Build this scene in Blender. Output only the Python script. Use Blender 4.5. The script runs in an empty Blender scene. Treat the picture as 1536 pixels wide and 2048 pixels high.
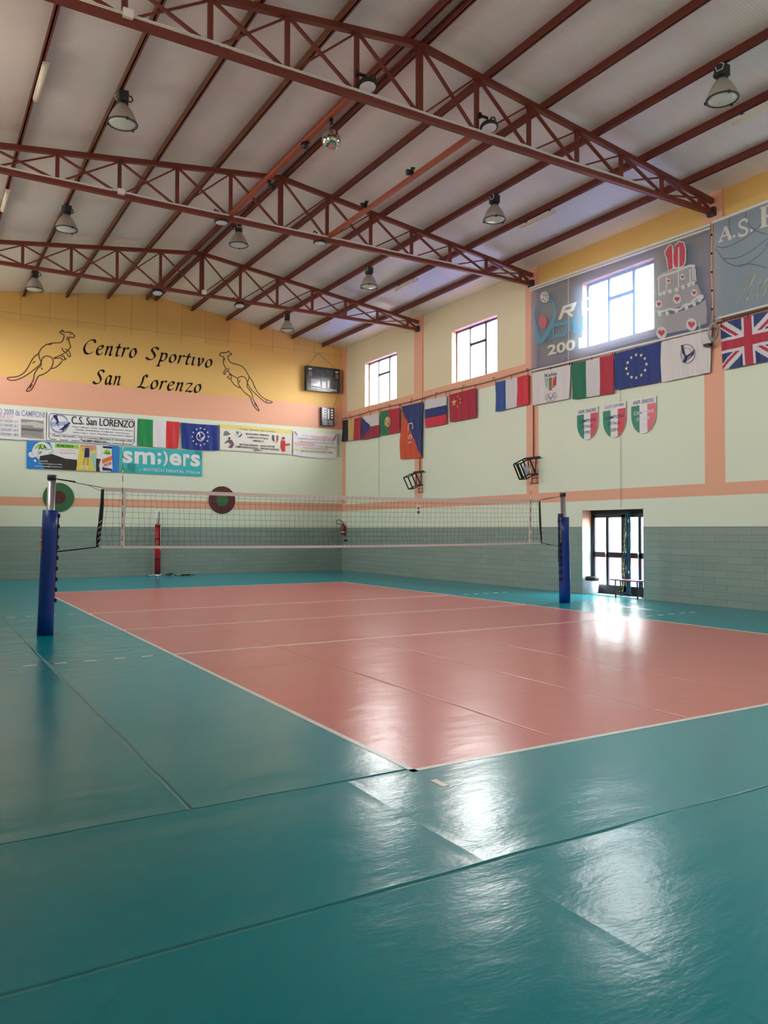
import bpy, math, random
from mathutils import Vector, Matrix
random.seed(7)
SC = bpy.context.scene
COL = SC.collection

# ------------------------------------------------------------------ camera
YAW, PITCH, ROLL, FPX = .5403, .0229, .0018, 1567.4
CAM = Vector((-3.0117, -4.6302, 1.6919))
_f = Vector((math.sin(YAW)*math.cos(PITCH), math.cos(YAW)*math.cos(PITCH), math.sin(PITCH)))
_r = Vector((math.cos(YAW), -math.sin(YAW), 0)); _u = _r.cross(_f)
_r2 = _r*math.cos(ROLL)+_u*math.sin(ROLL); _u2 = -_r*math.sin(ROLL)+_u*math.cos(ROLL)
cd = bpy.data.cameras.new('camera'); cam = bpy.data.objects.new('camera', cd); COL.objects.link(cam)
cd.sensor_fit = 'VERTICAL'; cd.sensor_height = 36; cd.lens = FPX*36/2048
cd.clip_start = .05; cd.clip_end = 500
M = Matrix.Identity(4)
for i, v in enumerate((_r2, _u2, -_f)):
    for j in range(3): M[j][i] = v[j]
M.translation = CAM
cam.matrix_world = M
SC.camera = cam
# ------------------------------------------------------------------ world, light, exposure
SC.view_settings.view_transform = 'Standard'; SC.view_settings.look = 'None'
SC.view_settings.gamma = 1; SC.view_settings.use_curve_mapping = False
SC.view_settings.exposure = 4.6
w = bpy.data.worlds.new('overcast_sky'); SC.world = w; w.use_nodes = True
wb = w.node_tree.nodes['Background']
wb.inputs[0].default_value = (1.0, .995, .985, 1); wb.inputs[1].default_value = 1.55
SC.cycles.use_denoising = True
SC.cycles.max_bounces = 10; SC.cycles.diffuse_bounces = 6; SC.cycles.glossy_bounces = 3
SC.cycles.transparent_max_bounces = 12; SC.cycles.transmission_bounces = 3
SC.cycles.caustics_reflective = False; SC.cycles.caustics_refractive = False
SC.cycles.sample_clamp_indirect = 6

# room numbers (metres)
XR, XL, YF, YB = 12.35, -3.62, 24.4, -5.45
XC = 4.38                                   # ridge line
WIN = [21.33, 15.43, 9.45, 3.45, -2.55]     # window centres along the right wall
WINL = WIN                                  # and the left wall
WW, WZ0, WZ1 = 1.19, 6.60, 8.36             # half width, sill, head
def portal(name, loc, sx, sy, rot):
    l = bpy.data.lights.new(name, 'AREA'); l.shape = 'RECTANGLE'; l.size = sx; l.size_y = sy
    l.cycles.is_portal = True
    o = bpy.data.objects.new(name, l); o.location = loc; o.rotation_euler = rot; COL.objects.link(o)
for c in WIN:
    portal('daylight_portal', (XR+.38, c, 7.48), 1.76, 2.38, (0, math.radians(90), 0))
for c in WINL:
    portal('daylight_portal', (XL-.38, c, 7.48), 1.76, 2.38, (0, math.radians(-90), 0))
portal('daylight_portal', (XR+.38, 9.62, 1.12), 2.2, 2.04, (0, math.radians(90), 0))

# ------------------------------------------------------------------ materials
def lin(c):
    c /= 255.0
    return c/12.92 if c <= .04045 else ((c+.055)/1.055)**2.4
def rgb(r, g, b): return (lin(r), lin(g), lin(b), 1)
MATS = {}
def mat(name, col, rough=.6, metal=0, spec=.5, bump=None, var=None, **kw):
    if name in MATS: return MATS[name]
    m = bpy.data.materials.new(name); m.use_nodes = True; nt = m.node_tree; p = nt.nodes['Principled BSDF']
    p.inputs['Base Color'].default_value = rgb(*col); p.inputs['Roughness'].default_value = rough
    p.inputs['Metallic'].default_value = metal; p.inputs['Specular IOR Level'].default_value = spec
    tc = nt.nodes.new('ShaderNodeTexCoord')
    if var:                                  # gentle procedural unevenness of the paint
        n = nt.nodes.new('ShaderNodeTexNoise'); n.inputs['Scale'].default_value = var[0]; n.inputs['Detail'].default_value = 4
        nt.links.new(tc.outputs['Object'], n.inputs['Vector'])
        mx = nt.nodes.new('ShaderNodeMix'); mx.data_type = 'RGBA'
        mx.inputs['A'].default_value = tuple(x*(1-var[1]) for x in rgb(*col)[:3])+(1,)
        mx.inputs['B'].default_value = tuple(min(1, x*(1+var[1])) for x in rgb(*col)[:3])+(1,)
        nt.links.new(n.outputs['Fac'], mx.inputs['Factor']); nt.links.new(mx.outputs['Result'], p.inputs['Base Color'])
    if bump:
        n2 = nt.nodes.new('ShaderNodeTexNoise'); n2.inputs['Scale'].default_value = bump[0]; n2.inputs['Detail'].default_value = 3
        nt.links.new(tc.outputs['Object'], n2.inputs['Vector'])
        b = nt.nodes.new('ShaderNodeBump'); b.inputs['Strength'].default_value = bump[1]; b.inputs['Distance'].default_value = bump[2]
        nt.links.new(n2.outputs['Fac'], b.inputs['Height']); nt.links.new(b.outputs['Normal'], p.inputs['Normal'])
    MATS[name] = m
    return m

class NX:
    """tiny math-node expression helper"""
    def __init__(s, nt, sock): s.nt = nt; s.s = sock
    def op(s, o, *a):
        n = s.nt.nodes.new('ShaderNodeMath'); n.operation = o; s.nt.links.new(s.s, n.inputs[0])
        for i, v in enumerate(a):
            if isinstance(v, NX): s.nt.links.new(v.s, n.inputs[i+1])
            else: n.inputs[i+1].default_value = v
        return NX(s.nt, n.outputs[0])
    def __add__(s, v): return s.op('ADD', v)
    def __sub__(s, v): return s.op('SUBTRACT', v)
    def __mul__(s, v): return s.op('MULTIPLY', v)
    def line(s, at, wd):                     # 1 on a line at value `at`, fading over wd
        return (s-at).op('ABSOLUTE').op('DIVIDE', wd).op('MULTIPLY', -1).op('ADD', 1).op('MAXIMUM', 0).op('POWER', 1.5)
    def gt(s, v): return s.op('GREATER_THAN', v)
    def lt(s, v): return s.op('LESS_THAN', v)

def floor_mat(name, col, court):
    m = bpy.data.materials.new(name); m.use_nodes = True; nt = m.node_tree; p = nt.nodes['Principled BSDF']
    tc = nt.nodes.new('ShaderNodeTexCoord'); sp = nt.nodes.new('ShaderNodeSeparateXYZ')
    nt.links.new(tc.outputs['Object'], sp.inputs[0])
    # seams wander a little like real welded sheets
    wn = nt.nodes.new('ShaderNodeTexNoise'); wn.inputs['Scale'].default_value = .8; nt.links.new(tc.outputs['Object'], wn.inputs['Vector'])
    wob = (NX(nt, wn.outputs['Fac'])-.5)*.05
    x = NX(nt, sp.outputs[0])+wob; y = NX(nt, sp.outputs[1])+wob
    seam = None; puck = None
    def add(a, b): return b if a is None else a+b
    if court:
        for k in range(1, 6): seam = add(seam, x.line(1.5*k, .018)*.55)
        for k in (4.5, 13.5): seam = add(seam, y.line(k, .018)*.3)
    else:
        for v in (.068, -1.445, -3.0): 
            seam = add(seam, y.line(v, .02)); puck = add(puck, y.line(v, .16))
        up = NX(nt, sp.outputs[1]).gt(.068)
        seam = add(seam, x.line(-1.545, .02)*up); puck = add(puck, x.line(-1.545, .16)*up)
        seam = add(seam, x.line(10.5, .02)*up*.6)
        dn = NX(nt, sp.outputs[1]).lt(.068)
        puck = add(puck, x.line(-.49, .07)*dn*.35)
    # big lazy waves, medium creases, fine grain
    n1 = nt.nodes.new('ShaderNodeTexNoise'); n1.inputs['Scale'].default_value = .9; n1.inputs['Detail'].default_value = 1.5
    n2 = nt.nodes.new('ShaderNodeTexNoise'); n2.inputs['Scale'].default_value = 5; n2.inputs['Detail'].default_value = 3
    n3 = nt.nodes.new('ShaderNodeTexNoise'); n3.inputs['Scale'].default_value = 55; n3.inputs['Detail'].default_value = 2
    mp = nt.nodes.new('ShaderNodeMapping'); mp.inputs['Scale'].default_value = (.45, 1, 1); mp.inputs['Rotation'].default_value = (0, 0, .3)
    nt.links.new(tc.outputs['Object'], mp.inputs[0])
    for n in (n1, n2, n3): nt.links.new(mp.outputs[0], n.inputs['Vector'])
    h = NX(nt, n1.outputs['Fac'])*.016+NX(nt, n2.outputs['Fac'])*.0045+NX(nt, n3.outputs['Fac'])*.0008
    if puck: h = h+puck*.0035
    h = h+seam*-.006
    b = nt.nodes.new('ShaderNodeBump'); b.inputs['Strength'].default_value = 1; b.inputs['Distance'].default_value = 1
    nt.links.new(h.s, b.inputs['Height']); nt.links.new(b.outputs['Normal'], p.inputs['Normal'])
    mx = nt.nodes.new('ShaderNodeMix'); mx.data_type = 'RGBA'
    c = rgb(*col); mx.inputs['A'].default_value = c; mx.inputs['B'].default_value = tuple(v*.45 for v in c[:3])+(1,)
    nt.links.new((seam*.8).op('MINIMUM', 1).s, mx.inputs['Factor']); nt.links.new(mx.outputs['Result'], p.inputs['Base Color'])
    p.inputs['Roughness'].default_value = .25 if court else .21; p.inputs['Specular IOR Level'].default_value = .42
    MATS[name] = m
    return m

def brick_mat(name, col, bw, bh, axis, rough=.65, mort=.006, dark=.8, depth=.004, off=.5):
    """painted masonry courses running along a wall; axis = world axis along the wall"""
    m = bpy.data.materials.new(name); m.use_nodes = True; nt = m.node_tree; p = nt.nodes['Principled BSDF']
    tc = nt.nodes.new('ShaderNodeTexCoord'); sp = nt.nodes.new('ShaderNodeSeparateXYZ'); cb = nt.nodes.new('ShaderNodeCombineXYZ')
    nt.links.new(tc.outputs['Object'], sp.inputs[0])
    nt.links.new(sp.outputs[axis], cb.inputs[0]); nt.links.new(sp.outputs[2], cb.inputs[1])
    br = nt.nodes.new('ShaderNodeTexBrick'); br.offset = off; br.inputs['Scale'].default_value = 1
    br.inputs['Brick Width'].default_value = bw; br.inputs['Row Height'].default_value = bh
    br.inputs['Mortar Size'].default_value = mort; br.inputs['Mortar Smooth'].default_value = .3; br.inputs['Bias'].default_value = -.2
    c = rgb(*col)
    br.inputs['Color1'].default_value = tuple(min(1, v*1.06) for v in c[:3])+(1,); br.inputs['Color2'].default_value = tuple(v*.93 for v in c[:3])+(1,)
    br.inputs['Mortar'].default_value = tuple(v*dark for v in c[:3])+(1,)
    nt.links.new(cb.outputs[0], br.inputs['Vector']); nt.links.new(br.outputs['Color'], p.inputs['Base Color'])
    b = nt.nodes.new('ShaderNodeBump'); b.invert = True; b.inputs['Strength'].default_value = .7; b.inputs['Distance'].default_value = depth
    nt.links.new(br.outputs['Fac'], b.inputs['Height']); nt.links.new(b.outputs['Normal'], p.inputs['Normal'])
    p.inputs['Roughness'].default_value = rough
    MATS[name] = m
    return m

def ceiling_mat():
    m = bpy.data.materials.new('corrugated_roof_panel'); m.use_nodes = True; nt = m.node_tree; p = nt.nodes['Principled BSDF']
    tc = nt.nodes.new('ShaderNodeTexCoord'); sp = nt.nodes.new('ShaderNodeSeparateXYZ'); nt.links.new(tc.outputs['Object'], sp.inputs[0])
    y = NX(nt, sp.outputs[1])
    rib = (y*(2*math.pi/.055)).op('SINE')*.0022
    j = y.op('PINGPONG', .5)
    jl = j.op('DIVIDE', .008).op('MULTIPLY', -1).op('ADD', 1).op('MAXIMUM', 0)
    n = nt.nodes.new('ShaderNodeTexNoise'); n.inputs['Scale'].default_value = .6; n.inputs['Detail'].default_value = 4
    nt.links.new(tc.outputs['Object'], n.inputs['Vector'])
    h = rib+NX(nt, n.outputs['Fac'])*.01+jl*-.003
    b = nt.nodes.new('ShaderNodeBump'); b.inputs['Distance'].default_value = 1; b.inputs['Strength'].default_value = .8
    nt.links.new(h.s, b.inputs['Height']); nt.links.new(b.outputs['Normal'], p.inputs['Normal'])
    mx = nt.nodes.new('ShaderNodeMix'); mx.data_type = 'RGBA'
    mx.inputs['A'].default_value = rgb(224, 227, 226); mx.inputs['B'].default_value = rgb(236, 239, 238)
    nt.links.new(n.outputs['Fac'], mx.inputs['Factor']); nt.links.new(mx.outputs['Result'], p.inputs['Base Color'])
    p.inputs['Roughness'].default_value = .42
    MATS['ceil'] = m
    return m
def glass_mat():
    m = bpy.data.materials.new('window_glass'); m.use_nodes = True; nt = m.node_tree; nt.nodes.clear()
    o = nt.nodes.new('ShaderNodeOutputMaterial'); t = nt.nodes.new('ShaderNodeBsdfTransparent'); g = nt.nodes.new('ShaderNodeBsdfGlossy')
    g.inputs['Roughness'].default_value = .03; t.inputs[0].default_value = (.93, .95, .96, 1)
    mx = nt.nodes.new('ShaderNodeMixShader'); mx.inputs[0].default_value = .05
    nt.links.new(t.outputs[0], mx.inputs[1]); nt.links.new(g.outputs[0], mx.inputs[2]); nt.links.new(mx.outputs[0], o.inputs[0])
    return m
def mesh_banner_mat(name, col, see=.3, var=.12):
    """open-weave printed mesh fabric: part of the light goes straight through the holes"""
    m = bpy.data.materials.new(name); m.use_nodes = True; nt = m.node_tree; p = nt.nodes['Principled BSDF']; o = nt.nodes['Material Output']
    p.inputs['Roughness'].default_value = .55
    tc = nt.nodes.new('ShaderNodeTexCoord'); n = nt.nodes.new('ShaderNodeTexNoise'); n.inputs['Scale'].default_value = .7
    nt.links.new(tc.outputs['Object'], n.inputs['Vector'])
    mx0 = nt.nodes.new('ShaderNodeMix'); mx0.data_type = 'RGBA'; c = rgb(*col)
    mx0.inputs['A'].default_value = tuple(v*(1-var) for v in c[:3])+(1,); mx0.inputs['B'].default_value = tuple(v*(1+var) for v in c[:3])+(1,)
    nt.links.new(n.outputs['Fac'], mx0.inputs['Factor']); nt.links.new(mx0.outputs['Result'], p.inputs['Base Color'])
    t = nt.nodes.new('ShaderNodeBsdfTransparent'); tl = nt.nodes.new('ShaderNodeBsdfTranslucent'); tl.inputs[0].default_value = c
    a = nt.nodes.new('ShaderNodeMixShader'); a.inputs[0].default_value = .25
    mx = nt.nodes.new('ShaderNodeMixShader'); mx.inputs[0].default_value = see
    nt.links.new(p.outputs[0], a.inputs[1]); nt.links.new(tl.outputs[0], a.inputs[2])
    nt.links.new(a.outputs[0], mx.inputs[1]); nt.links.new(t.outputs[0], mx.inputs[2]); nt.links.new(mx.outputs[0], o.inputs[0])
    MATS[name] = m
    return m

CREAM = mat('cream_paint', (222, 230, 208), .6, var=(.5, .03), bump=(30, .3, .002))
PEACH = mat('peach_paint', (230, 170, 140), .55, bump=(30, .3, .002))
BEIGE = mat('pale_yellow_paint', (224, 212, 176), .6, bump=(30, .3, .002))
YELLOW = mat('yellow_paint', (226, 184, 106), .6, var=(.6, .05), bump=(30, .3, .002))
YPANEL = brick_mat('yellow_panel', (222, 180, 104), .92, 3.0, 0, mort=.012, dark=.7, off=0)
GREYX = brick_mat('grey_block_x', (140, 156, 146), .6, .16, 0, dark=.76)
GREYY = brick_mat('grey_block_y', (140, 156, 146), .6, .16, 1, dark=.76)
TEAL = floor_mat('teal_vinyl', (0, 146, 162), False)
COURT = floor_mat('salmon_vinyl', (208, 120, 116), True)
CEIL = ceiling_mat()
GLASS = glass_mat()
STEEL = mat('oxide_red_paint', (120, 56, 46), .5, var=(3, .12), spec=.4)
BROWN_LT = mat('brown_paint_and_light_tone', (124, 78, 56), .55, var=(2, .2), spec=.4)  # brown of the wall brackets, and the light's brown cast on left purlins
ORANGE = mat('orange_primer', (166, 80, 52), .5, var=(3, .1))
WHITE = mat('white_plastic', (235, 235, 230), .5)
BLACK = mat('black_plastic', (18, 18, 20), .45)
DGREY = mat('dark_grey_metal', (60, 62, 66), .45, .3)
FRAMEM = mat('window_frame_grey', (74, 76, 84), .5, .2)
ALU = mat('brushed_aluminium', (190, 190, 190), .32, .85)
GALV = mat('galvanised_wire', (90, 90, 88), .5, .5)

# ------------------------------------------------------------------ mesh helpers
class MB:
    def __init__(s): s.v = []; s.f = []; s.m = []; s.mats = []; s.sm = []
    def mi(s, m):
        if m not in s.mats: s.mats.append(m)
        return s.mats.index(m)
    def add(s, vs, fs, m, smooth=False):
        b = len(s.v); s.v += [tuple(v) for v in vs]; k = s.mi(m)
        for f in fs: s.f.append([b+i for i in f]); s.m.append(k); s.sm.append(smooth)
        return s
    def box(s, a, b, m):
        (x0, y0, z0), (x1, y1, z1) = a, b
        x0, x1 = min(x0, x1), max(x0, x1); y0, y1 = min(y0, y1), max(y0, y1); z0, z1 = min(z0, z1), max(z0, z1)
        return s.add([(x0, y0, z0), (x1, y0, z0), (x1, y1, z0), (x0, y1, z0), (x0, y0, z1), (x1, y0, z1), (x1, y1, z1), (x0, y1, z1)],
              [(0, 3, 2, 1), (4, 5, 6, 7), (0, 1, 5, 4), (1, 2, 6, 5), (2, 3, 7, 6), (3, 0, 4, 7)], m)
    def bar(s, p, q, w, h, m, up=(0, 0, 1)):
        """rectangular bar from p to q, w across, h along `up`"""
        p, q = Vector(p), Vector(q); d = (q-p).normalized(); up = Vector(up)
        if abs(d.dot(up)) > .99: up = Vector((0, 1, 0))
        a = d.cross(up).normalized()*w/2; c = d.cross(a).normalized()*h/2
        vs = [p-a-c, p+a-c, p+a+c, p-a+c, q-a-c, q+a-c, q+a+c, q-a+c]
        return s.add(vs, [(0, 3, 2, 1), (4, 5, 6, 7), (0, 1, 5, 4), (1, 2, 6, 5), (2, 3, 7, 6), (3, 0, 4, 7)], m)
    def tube(s, pts, r, m, n=8, closed=False, cap=True):
        pts = [Vector(p) for p in pts]; N = len(pts); vs = []; rr = r if isinstance(r, (list, tuple)) else [r]*N
        prev = None
        for i, p in enumerate(pts):
            if closed: d = pts[(i+1) % N]-pts[i-1]
            else: d = pts[min(i+1, N-1)]-pts[max(i-1, 0)]
            d.normalize()
            if prev is None:
                up = Vector((0, 0, 1)) if abs(d.z) < .9 else Vector((1, 0, 0)); a = d.cross(up).normalized()
            else: a = (prev-d*prev.dot(d)).normalized()
            prev = a; b = d.cross(a)
            for k in range(n):
                t = 2*math.pi*k/n; vs.append(p+a*math.cos(t)*rr[i]+b*math.sin(t)*rr[i])
        fs = []
        for i in range(N if closed else N-1):
            j = (i+1) % N
            for k in range(n): fs.append((i*n+k, i*n+(k+1) % n, j*n+(k+1) % n, j*n+k))
        if cap and not closed: fs += [tuple(range(n-1, -1, -1)), tuple(range((N-1)*n, N*n))]
        return s.add(vs, fs, m, True)
    def lathe(s, prof, m, n=28, c=(0, 0, 0), smooth=True):
        vs = []; fs = []
        for r, z in prof:
            for k in range(n):
                t = 2*math.pi*k/n; vs.append((c[0]+r*math.cos(t), c[1]+r*math.sin(t), c[2]+z))
        for i in range(len(prof)-1):
            for k in range(n): fs.append((i*n+k, i*n+(k+1) % n, (i+1)*n+(k+1) % n, (i+1)*n+k))
        if prof[0][0] > 1e-4: fs.append(tuple(range(n-1, -1, -1)))
        if prof[-1][0] > 1e-4: fs.append(tuple(range((len(prof)-1)*n, len(prof)*n)))
        return s.add(vs, fs, m, smooth)
    def build(s, name, parent=None, loc=None, mw=None, **props):
        me = bpy.data.meshes.new(name); me.from_pydata(s.v, [], s.f)
        for m in s.mats: me.materials.append(m)
        for p, k, q in zip(me.polygons, s.m, s.sm): p.material_index = k; p.use_smooth = q
        me.update()
        o = bpy.data.objects.new(name, me); COL.objects.link(o)
        if parent: o.parent = parent
        if loc: o.location = loc
        if mw is not None: o.matrix_world = mw
        for k, v in props.items(): o[k] = v
        return o
def empty(name, loc, label, cat, group=None, mw=None):
    o = bpy.data.objects.new(name, None); COL.objects.link(o); o.empty_display_size = .1
    if mw is not None: o.matrix_world = mw
    else: o.location = loc
    tag(o, label, cat, group)
    return o
def tag(o, label, cat, group=None):
    o['label'] = label; o['category'] = cat
    if group: o['group'] = group
    return o

# ------------------------------------------------------------------ pixel -> world (photo measurements to real places)
def ray(px, py): return _f+_r2*((px-768)/FPX)-_u2*((py-1024)/FPX)
def onF(px, py, w=0):
    d = ray(px, py); t = (YF-w-CAM.y)/d.y; p = CAM+d*t; return (p.x, p.z)
def onR(px, py, w=0):
    d = ray(px, py); t = (XR-w-CAM.x)/d.x; p = CAM+d*t; return (-p.y, p.z)
def onY(px, py, y):
    d = ray(px, py); t = (y-CAM.y)/d.y; return CAM+d*t

# ------------------------------------------------------------------ letters
_tc = {}
def text2d(s, bold=0, shear=0):
    """built-in font -> (verts2d, faces, bbox)"""
    k = (s, bold, shear)
    if k in _tc: return _tc[k]
    cu = bpy.data.curves.new('t', 'FONT'); cu.body = s; cu.offset = bold; cu.resolution_u = 3; cu.shear = shear; cu.fill_mode = 'FRONT'
    o = bpy.data.objects.new('t', cu); COL.objects.link(o)
    dg = bpy.context.evaluated_depsgraph_get(); dg.update()
    me = bpy.data.meshes.new_from_object(o.evaluated_get(dg))
    vs = [(v.co.x, v.co.y) for v in me.vertices]; fs = [tuple(p.vertices) for p in me.polygons]
    bpy.data.objects.remove(o); bpy.data.curves.remove(cu); bpy.data.meshes.remove(me)
    xs = [v[0] for v in vs]; ys = [v[1] for v in vs]
    _tc[k] = (vs, fs, (min(xs), min(ys), max(xs), max(ys)))
    return _tc[k]
NIB = {
 'C': ([[(1.05, 1.22), (.9, 1.48), (.55, 1.45), (.2, 1.1), (.05, .55), (.25, .08), (.6, .02), (.95, .28)]], 1.12),
 'e': ([[(.1, .5), (.42, .6), (.6, .82), (.46, 1.0), (.2, .85), (.05, .42), (.18, .05), (.42, .04), (.64, .25)]], .78),
 'n': ([[(0, .84), (.15, .97), (.12, .6), (.02, 0)], [(.06, .42), (.3, .88), (.52, .97), (.56, .75), (.46, .2), (.52, .02), (.7, .18)]], .86),
 't': ([[(.32, 1.35), (.14, .35), (.2, .02), (.44, .16)], [(0, .95), (.52, .97)]], .56),
 'r': ([[(0, .84), (.15, .97), (.12, .6), (.02, 0)], [(.06, .45), (.28, .88), (.48, 1.0), (.58, .86)]], .62),
 'o': ([[(.5, .97), (.22, .88), (.05, .42), (.18, .03), (.48, .12), (.64, .55), (.5, .97)]], .8),
 'S': ([[(1.0, 1.28), (.8, 1.5), (.45, 1.42), (.36, 1.12), (.6, .8), (.74, .42), (.5, .06), (.15, .02), (-.1, .22)]], 1.12),
 'p': ([[(0, .84), (.18, .97), (.12, .4), (-.05, -.58)], [(-.22, -.6), (.14, -.58)], [(.12, .6), (.4, .97), (.64, .85), (.62, .4), (.36, .03), (.08, .1)]], .84),
 'i': ([[(0, .84), (.16, .97), (.08, .3), (.14, .02), (.34, .18)], [(.2, 1.36), (.26, 1.42)]], .42),
 'v': ([[(0, .84), (.16, .98), (.2, .5), (.24, .02), (.55, .5), (.62, .86), (.5, 1.0)]], .78),
 'a': ([[(.6, .88), (.34, .98), (.08, .6), (.08, .15), (.24, .02), (.5, .38), (.62, .95)], [(.62, .95), (.52, .25), (.6, .02), (.78, .18)]], .88),
 'L': ([[(.78, 1.22), (.66, 1.48), (.45, 1.3), (.36, .6), (.18, .12), (0, .02)], [(0, .1), (.35, .1), (.7, .0), (1.02, .25)]], 1.12),
 'z': ([[(.02, .84), (.12, .96), (.56, .92), (.06, .08), (.35, .1), (.6, 0), (.66, .16)]], .76),
 'I': ([[(.55, 1.4), (.28, .02)], [(.25, 1.4), (.85, 1.42)], [(-.05, .0), (.55, .02)]], .75),
 'l': ([[(.1, .4), (.5, 1.3), (.42, 1.5), (.25, 1.0), (.12, .2), (.22, .02), (.45, .2)]], .5),
 's': ([[(.6, .8), (.4, .98), (.25, .75), (.5, .35), (.35, .03), (.02, .08)]], .7),
 ' ': ([], .62)}
def crom(pts, n=6):
    if len(pts) < 3: return [(pts[0][0]+(pts[1][0]-pts[0][0])*i/2, pts[0][1]+(pts[1][1]-pts[0][1])*i/2) for i in range(3)]
    P = [pts[0]]+list(pts)+[pts[-1]]; out = []
    for i in range(1, len(P)-2):
        for k in range(n):
            t = k/n; a, b, c, d = P[i-1], P[i], P[i+1], P[i+2]
            out.append(tuple(.5*(2*b[j]+(c[j]-a[j])*t+(2*a[j]-5*b[j]+4*c[j]-d[j])*t*t+(3*b[j]-a[j]-3*c[j]+d[j])*t**3) for j in (0, 1)))
    out.append(tuple(P[-2])); return out
def nib2d(s, nw=.13, ang=38, hair=.035, shear=.12, space=.12):
    vs = []; fs = []; x = 0; nx, ny = math.cos(math.radians(ang))*nw/2, math.sin(math.radians(ang))*nw/2
    for ch in s:
        st, adv = NIB[ch]
        for pl in st:
            c = [(x+px+shear*py, py) for px, py in crom(pl)]
            for i in range(len(c)-1):
                (ax, ay), (bx, by) = c[i], c[i+1]; L = math.hypot(bx-ax, by-ay) or 1
                hx, hy = -(by-ay)/L*hair/2, (bx-ax)/L*hair/2
                b = len(vs); vs += [(ax-nx, ay-ny), (bx-nx, by-ny), (bx+nx, by+ny), (ax+nx, ay+ny)]; fs.append((b, b+1, b+2, b+3))
                b = len(vs); vs += [(ax-hx, ay-hy), (bx-hx, by-hy), (bx+hx, by+hy), (ax+hx, ay+hy)]; fs.append((b, b+1, b+2, b+3))
        x += adv+space
    xs = [v[0] for v in vs]
    return vs, fs, (min(xs), 0, max(xs), 1)

# ------------------------------------------------------------------ things hanging on walls
class Board:
    """a sheet or plate hanging parallel to a wall. Local x runs to the viewer's right, y up, z into the room."""
    def __init__(s, wall, name, label, cat, px, depth, group=None, amp=0, seed=0, root='mesh', hang=None):
        s.wall = wall; s.w = depth; s.on = onF if wall == 'F' else onR; s.amp = amp; s.seed = seed
        s.c = [s.on(x, y, depth) for x, y in px]                 # TL TR BR BL
        s.u0, s.v0 = s.c[0]
        if wall == 'F':
            s.M = Matrix(((1, 0, 0, s.u0), (0, 0, -1, YF), (0, 1, 0, s.v0), (0, 0, 0, 1)))
        else:
            s.M = Matrix(((0, 0, -1, XR), (-1, 0, 0, -s.u0), (0, 1, 0, s.v0), (0, 0, 0, 1)))
        s.name, s.label, s.cat, s.group = name, label, cat, group
        s.root = None
    def wr(s, u, v):
        if not s.amp: return 0
        a = s.amp; k = s.seed
        top = min(1, max(0, (s.v0+.1-v)/.5))*.8+.2
        return a*top*(math.sin(u*17+v*2.2+k)+.5*math.sin(u*31-v*3+k*2.3)+.35*math.sin(v*6+k))
    def P(s, u, v, off=0): return (u-s.u0, v-s.v0, s.w+s.wr(u, v)+off)
    def bil(s, a, b):
        (x0, y0), (x1, y1), (x2, y2), (x3, y3) = s.c
        tx, ty = x0+(x1-x0)*a, y0+(y1-y0)*a; bx, by = x3+(x2-x3)*a, y3+(y2-y3)*a
        return (tx+(bx-tx)*b, ty+(by-ty)*b)
    def sheet(s, matfn, nx=24, ny=14, thick=.004, sag=0, edges=None, xs=None, ys=None, scal=0):
        mb = MB(); vs = []
        xs = xs or [i/nx for i in range(nx+1)]; ys = ys or [i/ny for i in range(ny+1)]; nx, ny = len(xs)-1, len(ys)-1
        for b in ys:
            for a in xs:
                u, v = s.bil(a, b)
                v -= sag*math.sin(math.pi*a)*(.4+.6*b)+scal*abs(math.sin(a*math.pi*5))*(1-b)
                vs.append((u, v))
        for layer, off in ((0, 0), (1, -thick)):
            pv = [s.P(u, v, off) for u, v in vs]
            for j in range(ny):
                for i in range(nx):
                    q = [j*(nx+1)+i, (j+1)*(nx+1)+i, (j+1)*(nx+1)+i+1, j*(nx+1)+i+1]
                    if layer: q = q[::-1]
                    mb.add([pv[k] for k in q], [(0, 1, 2, 3)], matfn((xs[i]+xs[i+1])/2, (ys[j]+ys[j+1])/2), True)
            if thick == 0: break
        s.root = mb.build(s.name, mw=s.M)
        # weld for smooth shading
        import bmesh
        bm = bmesh.new(); bm.from_mesh(s.root.data); bmesh.ops.remove_doubles(bm, verts=bm.verts, dist=.0008); bm.to_mesh(s.root.data); bm.free()
        tag(s.root, s.label, s.cat, s.group)
        return s
    def plate(s, m, front=None, thick=None):
        """a rigid box plate from the wall gap to depth w"""
        t = thick or s.w*.9; mb = MB(); F = [s.P(u, v) for u, v in s.c]; B = [(x, y, z-t) for x, y, z in F]
        mb.add(F+B, [(3, 2, 1, 0)], front or m); mb.add(F+B, [(4, 5, 6, 7), (0, 1, 5, 4), (1, 2, 6, 5), (2, 3, 7, 6), (3, 0, 4, 7)], m)
        s.root = mb.build(s.name, mw=s.M); tag(s.root, s.label, s.cat, s.group)
        return s
    def dec(s, name, label=None):
        d = Dec(s, name, label); return d
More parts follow.
